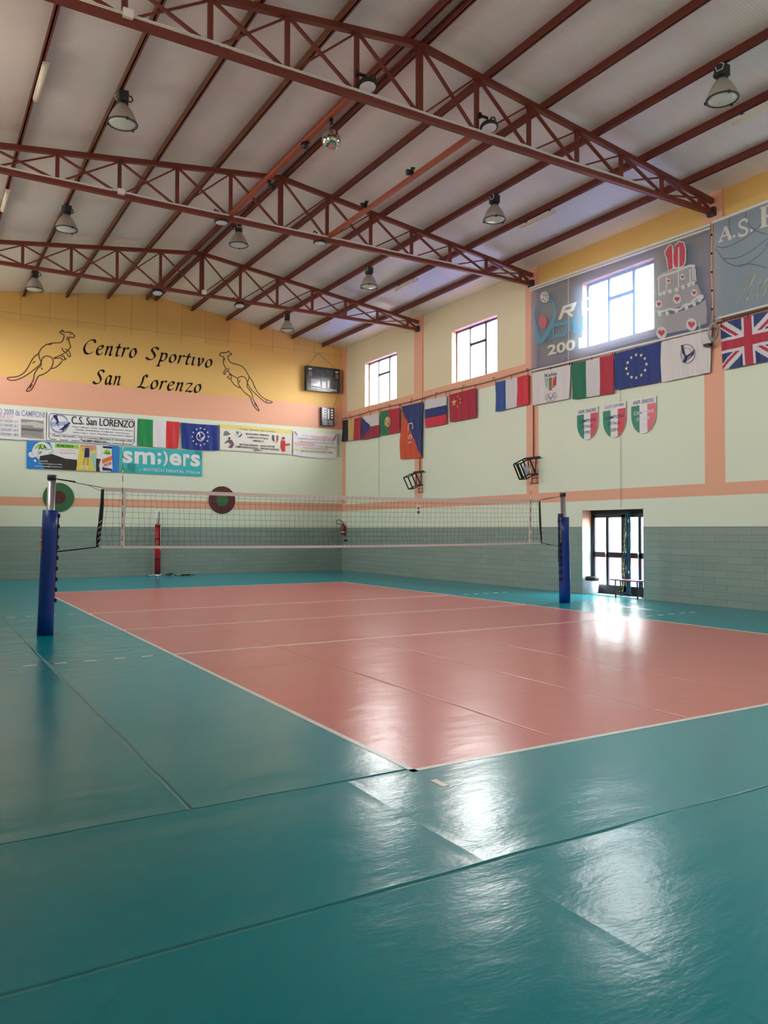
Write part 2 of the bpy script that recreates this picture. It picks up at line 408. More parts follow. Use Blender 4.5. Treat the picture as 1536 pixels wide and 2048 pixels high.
class Dec:
    """one printed / sewn / cut-out part lying on a board"""
    def __init__(s, bd, name, label): s.b = bd; s.mb = MB(); s.name = name; s.label = label; s.off = getattr(bd, 'off0', .003)
    def px(s, pts): return [s.b.on(x, y, s.b.w) for x, y in pts]
    def poly(s, pts, m, st=False, uv=False):
        uv_ = pts if uv else ([s.b.bil(a, b) for a, b in pts] if st else s.px(pts))
        s.off += .0006+s.b.amp*.06
        P = [s.b.P(u, v, s.off) for u, v in uv_]
        # face the room
        ar = sum(P[i][0]*P[(i+1) % len(P)][1]-P[(i+1) % len(P)][0]*P[i][1] for i in range(len(P)))
        if ar < 0: P = P[::-1]
        s.mb.add(P, [tuple(range(len(P)))], m); return s
    def line(s, pts, wd, m, closed=False, smooth=0, st=False, uv=False):
        """ribbon through points; wd in metres"""
        if smooth: pts = crom(pts, smooth)
        uvs = pts if uv else ([s.b.bil(a, b) for a, b in pts] if st else s.px(pts))
        N = len(uvs); L = []; R = []
        for i in range(N):
            a = uvs[i-1] if (closed or i > 0) else uvs[i]; c = uvs[(i+1) % N] if (closed or i < N-1) else uvs[i]
            dx, dy = c[0]-a[0], c[1]-a[1]; l = math.hypot(dx, dy) or 1; nx, ny = -dy/l*wd/2, dx/l*wd/2
            L.append((uvs[i][0]+nx, uvs[i][1]+ny)); R.append((uvs[i][0]-nx, uvs[i][1]-ny))
        s.off += .0002
        V = [s.b.P(u, v, s.off) for u, v in L]+[s.b.P(u, v, s.off) for u, v in R]
        fs = [(i, N+i, N+(i+1) % N, (i+1) % N) for i in range(N if closed else N-1)]
        s.mb.add(V, fs, m); return s
    def disc(s, cx, cy, rx, ry, m, n=28, st=False, a0=0):
        return s.poly([(cx+rx*math.cos(2*math.pi*k/n+a0), cy+ry*math.sin(2*math.pi*k/n+a0)) for k in range(n)], m, st)
    def ring(s, cx, cy, rx, ry, wd, m, n=32, st=False):
        return s.line([(cx+rx*math.cos(2*math.pi*k/n), cy+ry*math.sin(2*math.pi*k/n)) for k in range(n)], wd, m, closed=True, st=st)
    def text(s, txt, q, m, bold=0, shear=0, st=False, nib=None):
        """fit text into quad q = TL TR BR BL"""
        vs, fs, (x0, y0, x1, y1) = nib2d(txt, **nib) if nib is not None else text2d(txt, bold, shear)
        q = [s.b.bil(a, b) for a, b in q] if st else s.px(q)
        (ax, ay), (bx, by), (cx, cy), (dx, dy) = q; V = []; s.off += .0006+s.b.amp*.06
        for x, y in vs:
            a = (x-x0)/(x1-x0); b = 1-(y-y0)/(y1-y0)
            tx, ty = ax+(bx-ax)*a, ay+(by-ay)*a; ex, ey = dx+(cx-dx)*a, dy+(cy-dy)*a
            V.append(s.b.P(tx+(ex-tx)*b, ty+(ey-ty)*b, s.off))
        s.mb.add(V, fs, m); return s
    def star(s, cx, cy, r, m, st=True, asp=1, rot=0):
        pts = []
        for k in range(10):
            a = math.pi/2+k*math.pi/5+rot; rr = r if k % 2 == 0 else r*.42
            pts.append((cx+rr*math.cos(a)*asp, cy-rr*math.sin(a)))
        return s.poly(pts, m, st)
    def done(s):
        s.b.off0 = max(getattr(s.b, 'off0', .003), s.off+.0004)
        if not s.b.root: return
        o = s.mb.build(s.name); o.parent = s.b.root
        if s.label: o['label'] = s.label
        return o

# ================================================================== the room
def zc(x): return 10.32-.127*abs(x-XC)      # underside of the roof sheets
def zt(x): return 10.10-.127*abs(x-4.4)     # centre line of truss top chords
def struct(o): o['kind'] = 'structure'; return o

# floor: teal surround with the salmon court let into it, one surface
mb = MB()
xs = [XL-.1, 0, 9, XR+.45]; ys = [YB-.1, 0, 18, YF+.1]
for i in range(3):
    for j in range(3):
        mb.add([(xs[i], ys[j], 0), (xs[i+1], ys[j], 0), (xs[i+1], ys[j+1], 0), (xs[i], ys[j+1], 0)], [(0, 1, 2, 3)], COURT if i == 1 and j == 1 else TEAL)
mb.box((XL-.1, YB-.1, -.2), (XR+.45, YF+.1, -.02), TEAL)
FLOOR = struct(mb.build('floor'))
LINE = mat('court_line_white', (226, 226, 222), .3); LINEP = mat('court_line_pink', (244, 218, 208), .3); LINET = mat('court_line_pale_teal', (150, 206, 204), .3)
def fl(name, x0, y0, x1, y1, m): MB().box((x0, y0, .0002), (x1, y1, .0022), m).build(name, FLOOR)
fl('side_line', 0, 0, .05, 18, LINE); fl('side_line', 8.95, 0, 9, 18, LINE)
fl('end_line', 0, 0, 9, .05, LINE); fl('end_line', 0, 17.95, 9, 18, LINE)
fl('attack_line', .05, 5.965, 8.95, 6.025, LINEP); fl('attack_line', .05, 11.97, 8.95, 12.03, LINEP)
fl('center_line', .05, 8.97, 8.95, 9.02, LINEP); fl('center_line', -1.0, 8.98, -.0, 9.01, LINET); fl('center_line', 9.0, 8.98, 10.35, 9.01, LINET)
for y in (6.0, 12.0):
    for k in range(5):
        x = -.24-.36*k; fl('line_dash', x-.15, y-.02, x, y+.03, LINE)
        x = 9.42+.33*k; fl('line_dash', x, y-.02, x+.15, y+.03, LINE)
fl('service_mark', 0, -.37, .05, -.22, LINEP)

# far wall (gable)
def wall_poly(mb, pts, m, y0, y1):
    n = len(pts); V = [(x, y0, z) for x, z in pts]+[(x, y1, z) for x, z in pts]
    return mb.add(V, [tuple(range(n)), tuple(range(2*n-1, n-1, -1))]+[(i, i+n, (i+1) % n+n, (i+1) % n) for i in range(n)], m)
mb = MB()
a, b = XL-.3, XR+.3
for z0, z1, m in ((-.1, 1.79, GREYX), (1.79, 2.485, CREAM), (2.485, 2.79, PEACH), (2.79, 5.88, CREAM), (5.88, 6.845, PEACH), (6.845, 8.78, YELLOW)):
    wall_poly(mb, [(a, z0), (b, z0), (b, z1), (a, z1)], m, YF, YF+.3)
wall_poly(mb, [(a, 8.78), (b, 8.78), (b, zc(b)+.12), (XC, zc(XC)+.12), (a, zc(a)+.12)], YPANEL, YF-.004, YF+.3)
WALLF = struct(mb.build('wall_back'))
mb = MB()
wall_poly(mb, [(a, -.1), (b, -.1), (b, 1.79), (a, 1.79)], GREYX, YB-.3, YB)
wall_poly(mb, [(a, 1.79), (b, 1.79), (b, zc(b)+.12), (XC, zc(XC)+.12), (a, zc(a)+.12)], CREAM, YB-.3, YB)
struct(mb.build('wall_front'))

# long walls, built from blocks around the window and door openings
COLY = [24.33, 18.59, 12.61, 6.58, .58, -5.4]
def long_wall(name, X, s, door):
    """s=+1 right wall (room on -x), s=-1 left wall"""
    mb = MB(); o = X+s*.42
    def blk(y0, y1, z0, z1, m, dx=0): mb.box((X+s*dx, y0, z0), (o, y1, z1), m)
    D0, D1 = (8.6, 10.65) if door else (99, 99)
    segs = [(YB-.3, D0), (D1, YF+.3)] if door else [(YB-.3, YF+.3)]
    for y0, y1 in segs:
        blk(y0, y1, -.1, 1.785, GREYY); blk(y0, y1, 1.785, 2.23, CREAM)
    blk(YB-.3, YF+.3, 2.23, 2.475, CREAM)
    # painted frame: bands and posts, cream fields
    blk(YB-.3, YF+.3, 2.475, 2.755, PEACH); blk(YB-.3, YF+.3, 6.17, 6.58, PEACH)
    edges = sorted([(c-.26, c+.26) for c in COLY])
    prev = YB-.3
    for e0, e1 in edges+[(YF+.3, YF+.3)]:
        e0 = min(max(e0, YB-.3), YF+.3)
        if e0 > prev+.01:
            blk(prev, e0, 2.755, 6.17, CREAM)
            # upper zone around the window of this bay, set back a little
            up = BEIGE if (prev+e0)/2 > 12.6 and s > 0 else YELLOW
            c = min(WIN if s > 0 else WINL, key=lambda q: abs(q-(prev+e0)/2)); w0, w1 = c-WW, c+WW
            if w0 > prev and w1 < e0:
                blk(prev, w0, 6.58, 9.6, up, .03); blk(w1, e0, 6.58, 9.6, up, .03); blk(w0, w1, WZ1, 9.6, up, .03); blk(w0, w1, 6.58, WZ0, up, .03)
                # painted peach reveal
                for q0, q1 in ((w0, w0+.004), (w1-.004, w1)): mb.box((X+s*.027, q0, WZ0), (X+s*.4, q1, WZ1), PEACH)
                mb.box((X+s*.027, w0, WZ1-.004), (X+s*.4, w1, WZ1), PEACH); mb.box((X+s*.027, w0, WZ0), (X+s*.4, w1, WZ0+.004), PEACH)
            else: blk(prev, e0, 6.58, 9.6, up, .03)
        if e1 > e0: blk(e0, e1, 2.755, 6.17, PEACH)
        prev = max(prev, e1)
    for c in COLY:                            # pilasters carrying the trusses
        y0, y1 = c-.26, min(c+.26, YF-.001); mb.box((X-s*.03, y0, 6.17), (o, y1, 9.35), PEACH)
    if door:
        for q0, q1 in ((D0, D0+.004), (D1-.004, D1)): mb.box((X+.002, q0, 1.785), (X+.4, q1, 2.23), PEACH)
        for q0, q1 in ((D0, D0+.004), (D1-.004, D1)): mb.box((X+.002, q0, 0), (X+.4, q1, 1.785), mat('pale_blue_reveal', (196, 214, 216), .5))
        mb.box((X+.002, D0, 2.226), (X+.4, D1, 2.23), PEACH)
    return struct(mb.build(name))
WALLR = long_wall('wall_right', XR, 1, True)
long_wall('wall_left', XL, -1, False)

# roof sheets
mb = MB()
for x0, x1 in ((XL-.45, XC), (XC, XR+.45)):
    V = [(x0, YB-.35, zc(x0)), (x1, YB-.35, zc(x1)), (x1, YF+.35, zc(x1)), (x0, YF+.35, zc(x0))]
    V += [(x, y, z+.1) for x, y, z in V]
    mb.add(V, [(0, 3, 2, 1), (4, 5, 6, 7), (0, 1, 5, 4), (1, 2, 6, 5), (2, 3, 7, 6), (3, 0, 4, 7)], CEIL)
struct(mb.build('ceiling'))

# windows
def window(n, X, s, c):
    x = X+s*.24; y0, y1 = c-WW+.004, c+WW-.004; z0, z1 = WZ0+.004, WZ1-.004; t = .05
    mb = MB()
    def h(z, ya, yb, tt=t): mb.box((x-.03, ya, z-tt/2), (x+.03, yb, z+tt/2), FRAMEM)
    def v(y, za, zb, tt=t): mb.box((x-.03, y-tt/2, za), (x+.03, y+tt/2, zb), FRAMEM)
    h(z0+t/2, y0, y1); h(z1-t/2, y0, y1); v(y0+t/2, z0, z1); v(y1-t/2, z0, z1)
    m1, m2 = c+WW*.36, c-WW*.34
    v(m1, z0, z1, .06); v(m2, z0, z1, .08); h(z0+(z1-z0)*.665, m2, m1, .08)
    o = struct(mb.build('window_%d' % n))
    g = MB()
    for a, b, c0, c1 in ((y0+t, m2-.04, z0+t, z1-t), (m1+.03, y1-t, z0+t, z1-t), (m2+.04, m1-.03, z0+t, z0+(z1-z0)*.665-.04), (m2+.04, m1-.03, z0+(z1-z0)*.665+.04, z1-t)):
        g = MB().add([(x, a, c0), (x, b, c0), (x, b, c1), (x, a, c1)], [(0, 1, 2, 3)], GLASS); g.build('pane', o)
k = 1
for c in WIN: window(k, XR, 1, c); k += 1
for c in WINL: window(k, XL, -1, c); k += 1

# glazed double door in the right wall
DM = mat('dark_bronze_frame', (44, 44, 50), .45, .3)
x = XR+.36; mb = MB(); D0, D1 = 8.604, 10.646
mb.box((x-.04, D0, 2.1), (x+.04, D1, 2.226), DM); mb.box((x-.04, D0, .0), (x+.04, D0+.06, 2.1), DM); mb.box((x-.04, D1-.06, .0), (x+.04, D1, 2.1), DM)
DOOR = struct(mb.build('door_1'))
def leaf(y0, y1, ms):
    mb = MB(); B = lambda a, b, c, d: mb.box((x-.03, a, c), (x+.03, b, d), DM)
    B(y0, y0+.07, .01, 2.1); B(y1-.07, y1, .01, 2.1); B(y0, y1, 2.03, 2.1); B(y0, y1, .01, .26); B(y0, y1, .98, 1.12)
    for m in ms: B(m-.045, m+.045, .26, 2.03)
    o = mb.build('door_leaf', DOOR)
    e = [y0+.07]+[v for m in ms for v in (m-.045, m+.045)]+[y1-.07]
    for i in range(0, len(e), 2):
        for z0, z1 in ((.26, .98), (1.12, 2.03)):
            MB().add([(x, e[i], z0), (x, e[i+1], z0), (x, e[i+1], z1), (x, e[i], z1)], [(0, 1, 2, 3)], GLASS).build('glass_pane', o)
    mb = MB().tube([(x-.03, ms[0], 1.0), (x-.09, ms[0], 1.0), (x-.09, ms[0], 1.15)], .012, ALU); mb.build('handle', o)
leaf(9.53, 10.586, [10.08]); leaf(8.664, 9.52, [9.0])
st = struct(MB().box((XR-.02, 8.61, .0), (XR+.44, 10.64, .02), mat('stone_sill', (170, 176, 176), .5)).build('trim_1'))

# outside, seen through the door
GR = mat('pale_concrete', (112, 110, 104), .8); 
struct(MB().add([(XR+.45, -60, -.05), (90, -60, -.05), (90, 80, -.05), (XR+.45, 80, -.05)], [(0, 1, 2, 3)], GR).build('ground'))
struct(MB().add([(XL-.45, -60, -.05), (-90, -60, -.05), (-90, 80, -.05), (XL-.45, 80, -.05)][::-1], [(0, 1, 2, 3)], GR).build('ground'))
tag(MB().box((14.2, 4, -.04), (26, 30, -.02), mat('outdoor_blue_court', (16, 74, 150), .7)).build('outdoor_court'), 'blue outdoor court surface beyond the glazed door', 'court')
tag(MB().box((26.6, 4, -.04), (33, 34, .5), mat('outdoor_pink', (170, 70, 80), .7)).build('low_wall'), 'low pinkish wall beyond the outdoor court', 'wall')
o = MB().box((38, 2, -.05), (46, 60, 9), mat('render_grey_green', (50, 66, 70), .8)).build('sky_blocking_building'); tag(o, 'plain building added across the yard to block the sky, seen through the door', 'building')  # tall dark block added to cover the sky and dim the door's reflection
mb = MB(); mb.box((36, 16.6, 0), (36.2, 34, 3.2), mat('pale_green_fence', (60, 110, 92), .7)); fo = mb.build('fence_panel'); tag(fo, 'pale green fence screen in the distance outside the glazed door', 'fence')
tag(MB().tube([(13.9, 9.35, -.05), (13.9, 9.35, 5)], .06, mat('green_pole_paint', (26, 90, 72), .5)).build('green_pole'), 'green pole standing outside behind the right door leaf', 'pole')

# ================================================================== roof steelwork
for ti, (Y, lab) in enumerate(((6.56, 'nearest'), (12.56, 'middle'), (18.56, 'farthest'))):
    t = empty('roof_truss', (4.4, Y, 8.84), {'nearest': 'red-brown steel lattice truss nearest the viewer, with a long pale conduit',
        'middle': 'red-brown steel lattice truss in the middle, where the two square tie beams end', 'farthest': 'red-brown steel lattice truss farthest away, closest to the painted gable'}[lab], 'truss', 'roof trusses')
    L = lambda x, z, y=0: (x-4.4, y, z-8.84)
    zb = 8.84; xe0, xe1 = XL+.04, XR-.04
    MB().bar(L(xe0, zt(xe0)), L(4.4, zt(4.4)), .10, .10, STEEL).bar(L(4.4, zt(4.4)), L(xe1, zt(xe1)), .10, .10, STEEL).build('top_chord', t)
    MB().bar(L(xe0, zb), L(xe1, zb), .11, .09, STEEL).build('bottom_chord', t)
    nodes = [4.4+1.243*k for k in range(-6, 7)]
    for k, x in enumerate(nodes):
        w_ = .12 if k == 6 else .075
        MB().bar(L(x, zb+.04), L(x, zt(x)-.04), w_, .06, STEEL, up=(0, 1, 0)).build('vertical_post', t)
    for k in range(len(nodes)-1):
        xa, xb = nodes[k], nodes[k+1]
        MB().bar(L(xa+.05, zt(xa)-.07, -.02), L(xb-.05, zb+.05, -.02), .035, .06, STEEL, up=(0, 1, 0)).build('diagonal_brace', t)
        MB().bar(L(xa+.05, zb+.05, .03), L(xb-.05, zt(xb)-.07, .03), .03, .035, STEEL, up=(0, 1, 0)).build('diagonal_brace', t)
    # short end struts up to the pilasters
    for s in (1, -1):
        xa = nodes[-1] if s > 0 else nodes[0]; xw = xe1 if s > 0 else xe0
        MB().bar(L(xa, zt(xa)-.05), L(xw, zt(xw)-.28), .05, .07, STEEL).build('end_strut', t)
        MB().box(L(xw-.09, zb-.09, -.09), L(xw+.03, zb+.1, .09), DGREY).build('bearing_plate', t)
    if ti < 2:                                # pale cable conduit along the bottom chord
        pts = [L(-3+i*.95, zb+.065+.012*math.sin(i*2.1), -.05) for i in range(15)]
        MB().tube(pts, .014, WHITE, 6).tube([(a, b-.03, c+.004) for a, b, c in pts], .009, WHITE, 6).build('cable_conduit', t)
    for jx in ([-.55] if ti == 0 else [.68] if ti == 1 else [4.45]):
        MB().box(L(jx-.06, zb+.0, -.12), L(jx+.08, zb+.12, -.06), WHITE).tube([L(jx, zb+.1, -.09), L(jx, zt(jx), -.06)], .012, GALV, 6).build('junction_box', t)

# purlins under the roof sheets
ORD = ['first', 'second', 'third', 'fourth', 'fifth', 'sixth']
for s in (1, -1):
    for k in range(6):
        x = 4.37+s*(.165+1.375*k); z1 = zc(x)-.005; z0 = zt(x)+.052
        if z1-z0 > .17: z1 = z0+.16 if False else z1
        mm = BROWN_LT if (s < 0 and k in (1, 2, 3)) else STEEL  # browner light on the left purlins is put into their colour
        mb = MB().box((x-.04, YB, z0), (x+.04, YF-.006, z0+.012), mm).box((x-.012, YB, z0), (x+.012, YF-.006, z1), mm)
        mb.box((x-.04*s-.004, YB, z0), (x-.04*s+.004, YF-.006, z0+.05), mm)
        o = mb.build('roof_purlin')
        tag(o, '%s red-brown roof purlin to the %s of the ridge, running away under the roof sheets' % (ORD[k], 'right' if s > 0 else 'left'), 'purlin', 'roof purlins')

# two square tie beams between the nearest and middle trusses
for x, lab in ((3.15, 'orange square tie beam holding the mirror ball, between the two nearest trusses'), (5.68, 'orange square tie beam with two small spotlights, right of the mirror ball')):
    mb = MB().box((x-.045, 6.62, 8.895), (x+.045, 12.5, 8.975), ORANGE)
    o = tag(mb.build('tie_beam'), lab, 'beam', 'tie beams')

# ================================================================== ceiling lamps
LENS = mat('prismatic_lens', (200, 216, 210), .2, .0, bump=(60, .5, .003)); DOME = mat('spun_aluminium', (188, 182, 172), .45, .3)
def high_bay():
    t = bpy.data.objects.new('high_bay_lamp', None); COL.objects.link(t)
    prof = [(.075, -.27), (.11, -.30), (.17, -.38), (.22, -.48), (.25, -.57), (.258, -.60)]
    MB().lathe([(.07, -.25)]+prof[1:]+[(.262, -.605), (.252, -.605)], DOME).build('dome', t)
    MB().lathe([(.0, -.655), (.09, -.65), (.18, -.63), (.245, -.606), (.245, -.602)], LENS).build('lens', t)
    mb = MB().lathe([(.248, -.60), (.268, -.598), (.268, -.615), (.248, -.618), (.248, -.60)], DGREY)
    for a in (.6, 2.7, 4.8): mb.box((.262*math.cos(a)-.015, .262*math.sin(a)-.015, -.635), (.262*math.cos(a)+.02, .262*math.sin(a)+.02, -.59), DGREY)
    mb.build('rim', t)
    MB().box((-.085, -.095, -.215), (.085, .095, -.03), DGREY).lathe([(.07, -.27), (.1, -.24), (.095, -.215)], BLACK, 16).box((-.02, -.03, -.03), (.02, .03, .0), GALV).build('ballast_box', t)
    MB().tube([(.085, 0, -.06), (.15, 0, -.07), (.175, 0, -.12), (.15, 0, -.17), (.085, 0, -.175)], .012, BLACK, 8).build('handle', t)
    MB().tube([(.0, .07, -.02), (-.06, .09, -.03), (-.12, .1, -.08), (-.09, .1, -.15), (.02, .1, -.14), (.05, .1, -.05)], .009, WHITE, 6).build('cable', t)
    return t
def copy_tree(o, parent=None):
    c = o.copy(); COL.objects.link(c); c.parent = parent
    for ch in o.children: copy_tree(ch, c)
    return c
proto = high_bay()
def pz(x): return zt(x)+.052
HB = [(.12, 9.78, 0, 'bell-shaped high bay lamp on the left, nearest of its row, lens facing the viewer'),
      (.08, 15.6, .3, 'bell-shaped high bay lamp on the left, between the middle and farthest trusses'),
      (.05, 21.2, .1, 'bell-shaped high bay lamp over the left kangaroo, farthest of the left row'),
      (4.56, 15.8, 2.6, 'bell-shaped high bay lamp hanging under the ridge beyond the middle truss'),
      (8.66, 3.69, 1.5, 'bell-shaped high bay lamp at the upper right, nearest of the right row'),
      (8.64, 9.75, 1.5, 'bell-shaped high bay lamp at right between the nearest and middle trusses'),
      (8.64, 15.69, 1.5, 'bell-shaped high bay lamp at right just beyond the middle truss'),
      (8.64, 21.73, 1.2, 'bell-shaped high bay lamp above the right kangaroo, farthest of the right row'),
      (4.54, 3.6, .5, 'high bay lamp cut off by the top edge of the view')]
for i, (x, y, rz, lab) in enumerate(HB):
    o = proto if i == 0 else copy_tree(proto)
    o.location = (x, y, pz(x)+.004); o.rotation_euler = (0, 0, rz); tag(o, lab, 'ceiling lamp', 'bell-shaped high bay lamps')

# round LED lamps clamped to truss posts
LEDW = mat('led_diffuser', (226, 228, 236), .35)
def led():
    t = bpy.data.objects.new('round_led_lamp', None); COL.objects.link(t)
    MB().lathe([(.0, .05), (.10, .05), (.15, .03), (.168, -.0), (.168, -.03), (.150, -.04)], BLACK, 32).build('housing', t)
    MB().lathe([(.0, -.046), (.12, -.044), (.150, -.036), (.150, -.03)], LEDW, 32).build('diffuser', t)
    MB().tube([(.0, 0, .05), (.02, .0, .1), (.10, 0, .22), (.165, 0, .24), (.175, 0, .2), (.16, 0, .05)], .016, BLACK, 6).build('bracket', t)
    MB().box((-.06, -.05, .05), (.06, .05, .10), DGREY).box((-.2, -.02, .16), (-.0, .02, .19), BLACK).box((-.2, -.03, .13), (-.15, .03, .22), BLACK).bar((-.03, 0, .18), (.03, 0, .06), .03, .02, BLACK).build('clamp_arm', t)
    return t
proto = led()
LD = [(3.27, 6.40, 8.98, 0, 'round black LED lamp with white face, left one on the nearest truss'),
      (5.80, 6.40, 8.98, 0, 'round black LED lamp with white face, right one on the nearest truss'),
      (2.98, 12.66, 8.80, math.pi, 'round black LED lamp on the middle truss, left one, above the tie beam end'),
      (5.50, 12.66, 8.80, math.pi, 'round black LED lamp on the middle truss, right one, seen as a dark ring'),
      (3.10, 18.66, 8.74, 0, 'small round LED lamp on the farthest truss, left of the ridge'),
      (5.66, 18.66, 8.74, 0, 'small round LED lamp on the farthest truss, right of the ridge')]
for i, (x, y, z, rz, lab) in enumerate(LD):
    o = proto if i == 0 else copy_tree(proto)
    o.location = (x, y, z); o.rotation_euler = (-.22 if rz == 0 else .0, 0, rz); tag(o, lab, 'ceiling lamp', 'round LED lamps')

# fluorescent battens fixed under purlins
FT = mat('fluorescent_cover', (236, 234, 214), .35)
def batten():
    t = bpy.data.objects.new('fluorescent_batten', None); COL.objects.link(t)
    MB().box((-.05, -.62, -.05), (.05, .62, -.0), WHITE).build('housing', t)
    mb = MB(); pr = [(.052*math.cos(a*math.pi/6), -.05-.055*math.sin(a*math.pi/6)) for a in range(7)]
    V = [(x, -.6, z) for x, z in pr]+[(x, .6, z) for x, z in pr]
    mb.add(V, [(i, i+1, i+8, i+7) for i in range(6)]+[(6, 5, 4, 3, 2, 1, 0), (7, 8, 9, 10, 11, 12, 13)], FT, True); mb.build('diffuser', t)
    MB().box((-.02, -.45, 0), (.02, -.4, .062), GALV).box((-.02, .4, 0), (.02, .45, .062), GALV).build('bracket', t)
    return t
proto = batten()
for i, (x, y, lab) in enumerate(((-1.25, 9.75, 'white fluorescent batten at the upper left, before the middle truss'), (-1.29, 15.4, 'white fluorescent batten at the left edge of the view, beyond the middle truss'),
        (10.06, 9.83, 'white fluorescent batten at right between the nearest and middle trusses'), (10.04, 15.82, 'white fluorescent batten at right beyond the middle truss'),
        (10.02, 21.7, 'white fluorescent batten above the scoreboard corner'), (10.06, 3.85, 'white fluorescent batten at the right edge, nearest the viewer'))):
    o = proto if i == 0 else copy_tree(proto)
    o.location = (x, y, pz(x)-.06); tag(o, lab, 'ceiling lamp', 'fluorescent battens')

# mirror ball and small spotlights
t = empty('mirror_ball', (3.17, 7.5, 8.895), 'silver mirror ball hanging from the left tie beam', 'mirror ball')
MIR = mat('mirror_facets', (225, 225, 215), .06, 1.0); mb = MB(); R = .17; cz = -.37
nl = 22
for i in range(nl):
    t0, t1 = math.pi*i/nl, math.pi*(i+1)/nl; nn = max(6, int(44*math.sin((t0+t1)/2)))
    for k in range(nn):
        a0, a1 = 2*math.pi*(k+.04)/nn, 2*math.pi*(k+.96)/nn; e = (t1-t0)*.04
        V = [(R*math.sin(t_)*math.cos(a_), R*math.sin(t_)*math.sin(a_), cz+R*math.cos(t_)) for t_, a_ in ((t0+e, a0), (t1-e, a0), (t1-e, a1), (t0+e, a1))]
        mb.add(V, [(0, 1, 2, 3)], MIR)
mb.build('mirror_tiles', t)
MB().lathe([(0, cz+R*.975)]+[(R*.975*math.sin(math.pi*k/16), cz+R*.975*math.cos(math.pi*k/16)) for k in range(1, 16)]+[(0, cz-R*.975)], BLACK, 24).build('ball_core', t)
MB().lathe([(.03, -.1), (.035, -.06), (.035, 0)], BLACK, 12).tube([(0, 0, -.1), (0, 0, -.22)], .006, GALV, 6).build('motor', t)
def spot():
    t = bpy.data.objects.new('small_spotlight', None); COL.objects.link(t)
    mb = MB().tube([(0, 0, -.09), (-.06, -.02, -.10), (-.12, -.04, -.11)], [.05, .055, .062], BLACK, 16); mb.build('housing', t)
    MB().tube([(-.121, -.04, -.11), (-.125, -.041, -.11)], .05, DGREY, 16).build('lens', t)
    MB().box((-.04, -.05, -.03), (.04, .05, .0), BLACK).bar((0, 0, -.02), (-.02, 0, -.09), .07, .012, BLACK).build('clamp', t)
    return t
proto = spot()
for i, (x, y, z, rz, lab) in enumerate(((3.15, 8.47, 8.895, .4, 'small black spotlight under the left tie beam, beside the mirror ball'), (3.19, 10.35, 8.895, 2.9, 'small black spotlight under the left tie beam, near the middle truss'),
        (5.64, 8.68, 9.09, 5.9, 'small black spotlight on the right tie beam, nearer one'), (5.64, 10.59, 9.09, 5.9, 'small black spotlight on the right tie beam, close to the middle truss'))):
    o = proto if i == 0 else copy_tree(proto)
    o.location = (x, y, z); o.rotation_euler = (0, 0, rz); tag(o, lab, 'spotlight', 'small black spotlights')

# ================================================================== net and posts
NY = 8.96
PAD = mat('blue_vinyl_padding', (14, 56, 140), .35, bump=(6, .4, .01)); STRAPM = mat('black_webbing', (12, 14, 22), .7)
REDPAD = mat('red_vinyl_padding', (176, 22, 34), .4, bump=(6, .4, .01)); NAVYM = mat('navy_winch', (16, 26, 60), .5, .2)
def net_post(x, lean, pr, h_pad, lab, side):
    t = empty('net_post', (x, NY, 0), lab, 'net post', 'blue padded net posts')
    s = side
    MB().tube([(0, 0, .01), (lean*.98, 0, 2.5)], .062, ALU, 24).build('metal_tube', t)
    MB().tube([(lean*.98, 0, 2.49), (lean, 0, 2.57)], .07, DGREY, 24).build('cap', t)
    pts = [(lean*k*h_pad/6/2.5, 0, .005+(h_pad-.005)*k/6) for k in range(7)]
    pd = MB().tube(pts, [pr*1.03, pr, pr*.99, pr*1.0, pr*.985, pr*.98, pr*.98], PAD, 28).build('padding', t)
    mb = MB()
    for k in range(9):                        # lacing strap knots down the inner side
        z = .55+k*.17; cx = lean*z/2.5+s*pr; mb.box((cx-.025, -.05, z-.03), (cx+.02, .02, z+.03), STRAPM)
    mb.bar((s*pr, -.03, .5), (lean*.76+s*pr, -.03, h_pad-.05), .012, .03, STRAPM); mb.build('lacing', pd)
    return t
PL = net_post(-1.185, .075, .122, 2.0, 'blue padded net post on the left with bare aluminium top', 1)
PR = net_post(10.09, -.06, .135, 2.0, 'blue padded net post on the right with a black winch', -1)
# orange lettering up the pad
o_txt = mat('orange_print', (226, 90, 70), .5)
vs, fs, bb = text2d('OVER', .02); mb = MB(); V = []
for vx, vy in vs:
    a = math.radians(205)-(vy-.35)*.55; z = 1.72-vx*.17; V.append((.03+.1245*math.cos(a), .1245*math.sin(a), z))
mb.add(V, fs, o_txt); mb.build('orange_lettering', PL)
MB().box((-.17, -.05, .95), (-.11, .05, 2.08), NAVYM).bar((-.185, -.06, 1.4), (-.185, -.06, 2.0), .012, .012, ALU).build('winch_rail', PR)
MB().tube([(-.16, -.03, 2.05), (-.2, -.1, 2.05), (-.2, -.1, 1.95), (-.26, -.16, 1.94)], .012, BLACK, 6).build('crank', PR)
for z in (1.2, 1.35, 1.5): MB().tube([(-.17, -.03, z), (-.21, -.05, z)], .022, BLACK, 8).build('knob', PR)
MB().tube([(-.04, -.04, 2.5), (-.1, 0, 2.49)], .03, BLACK, 8).build('pulley', PR)

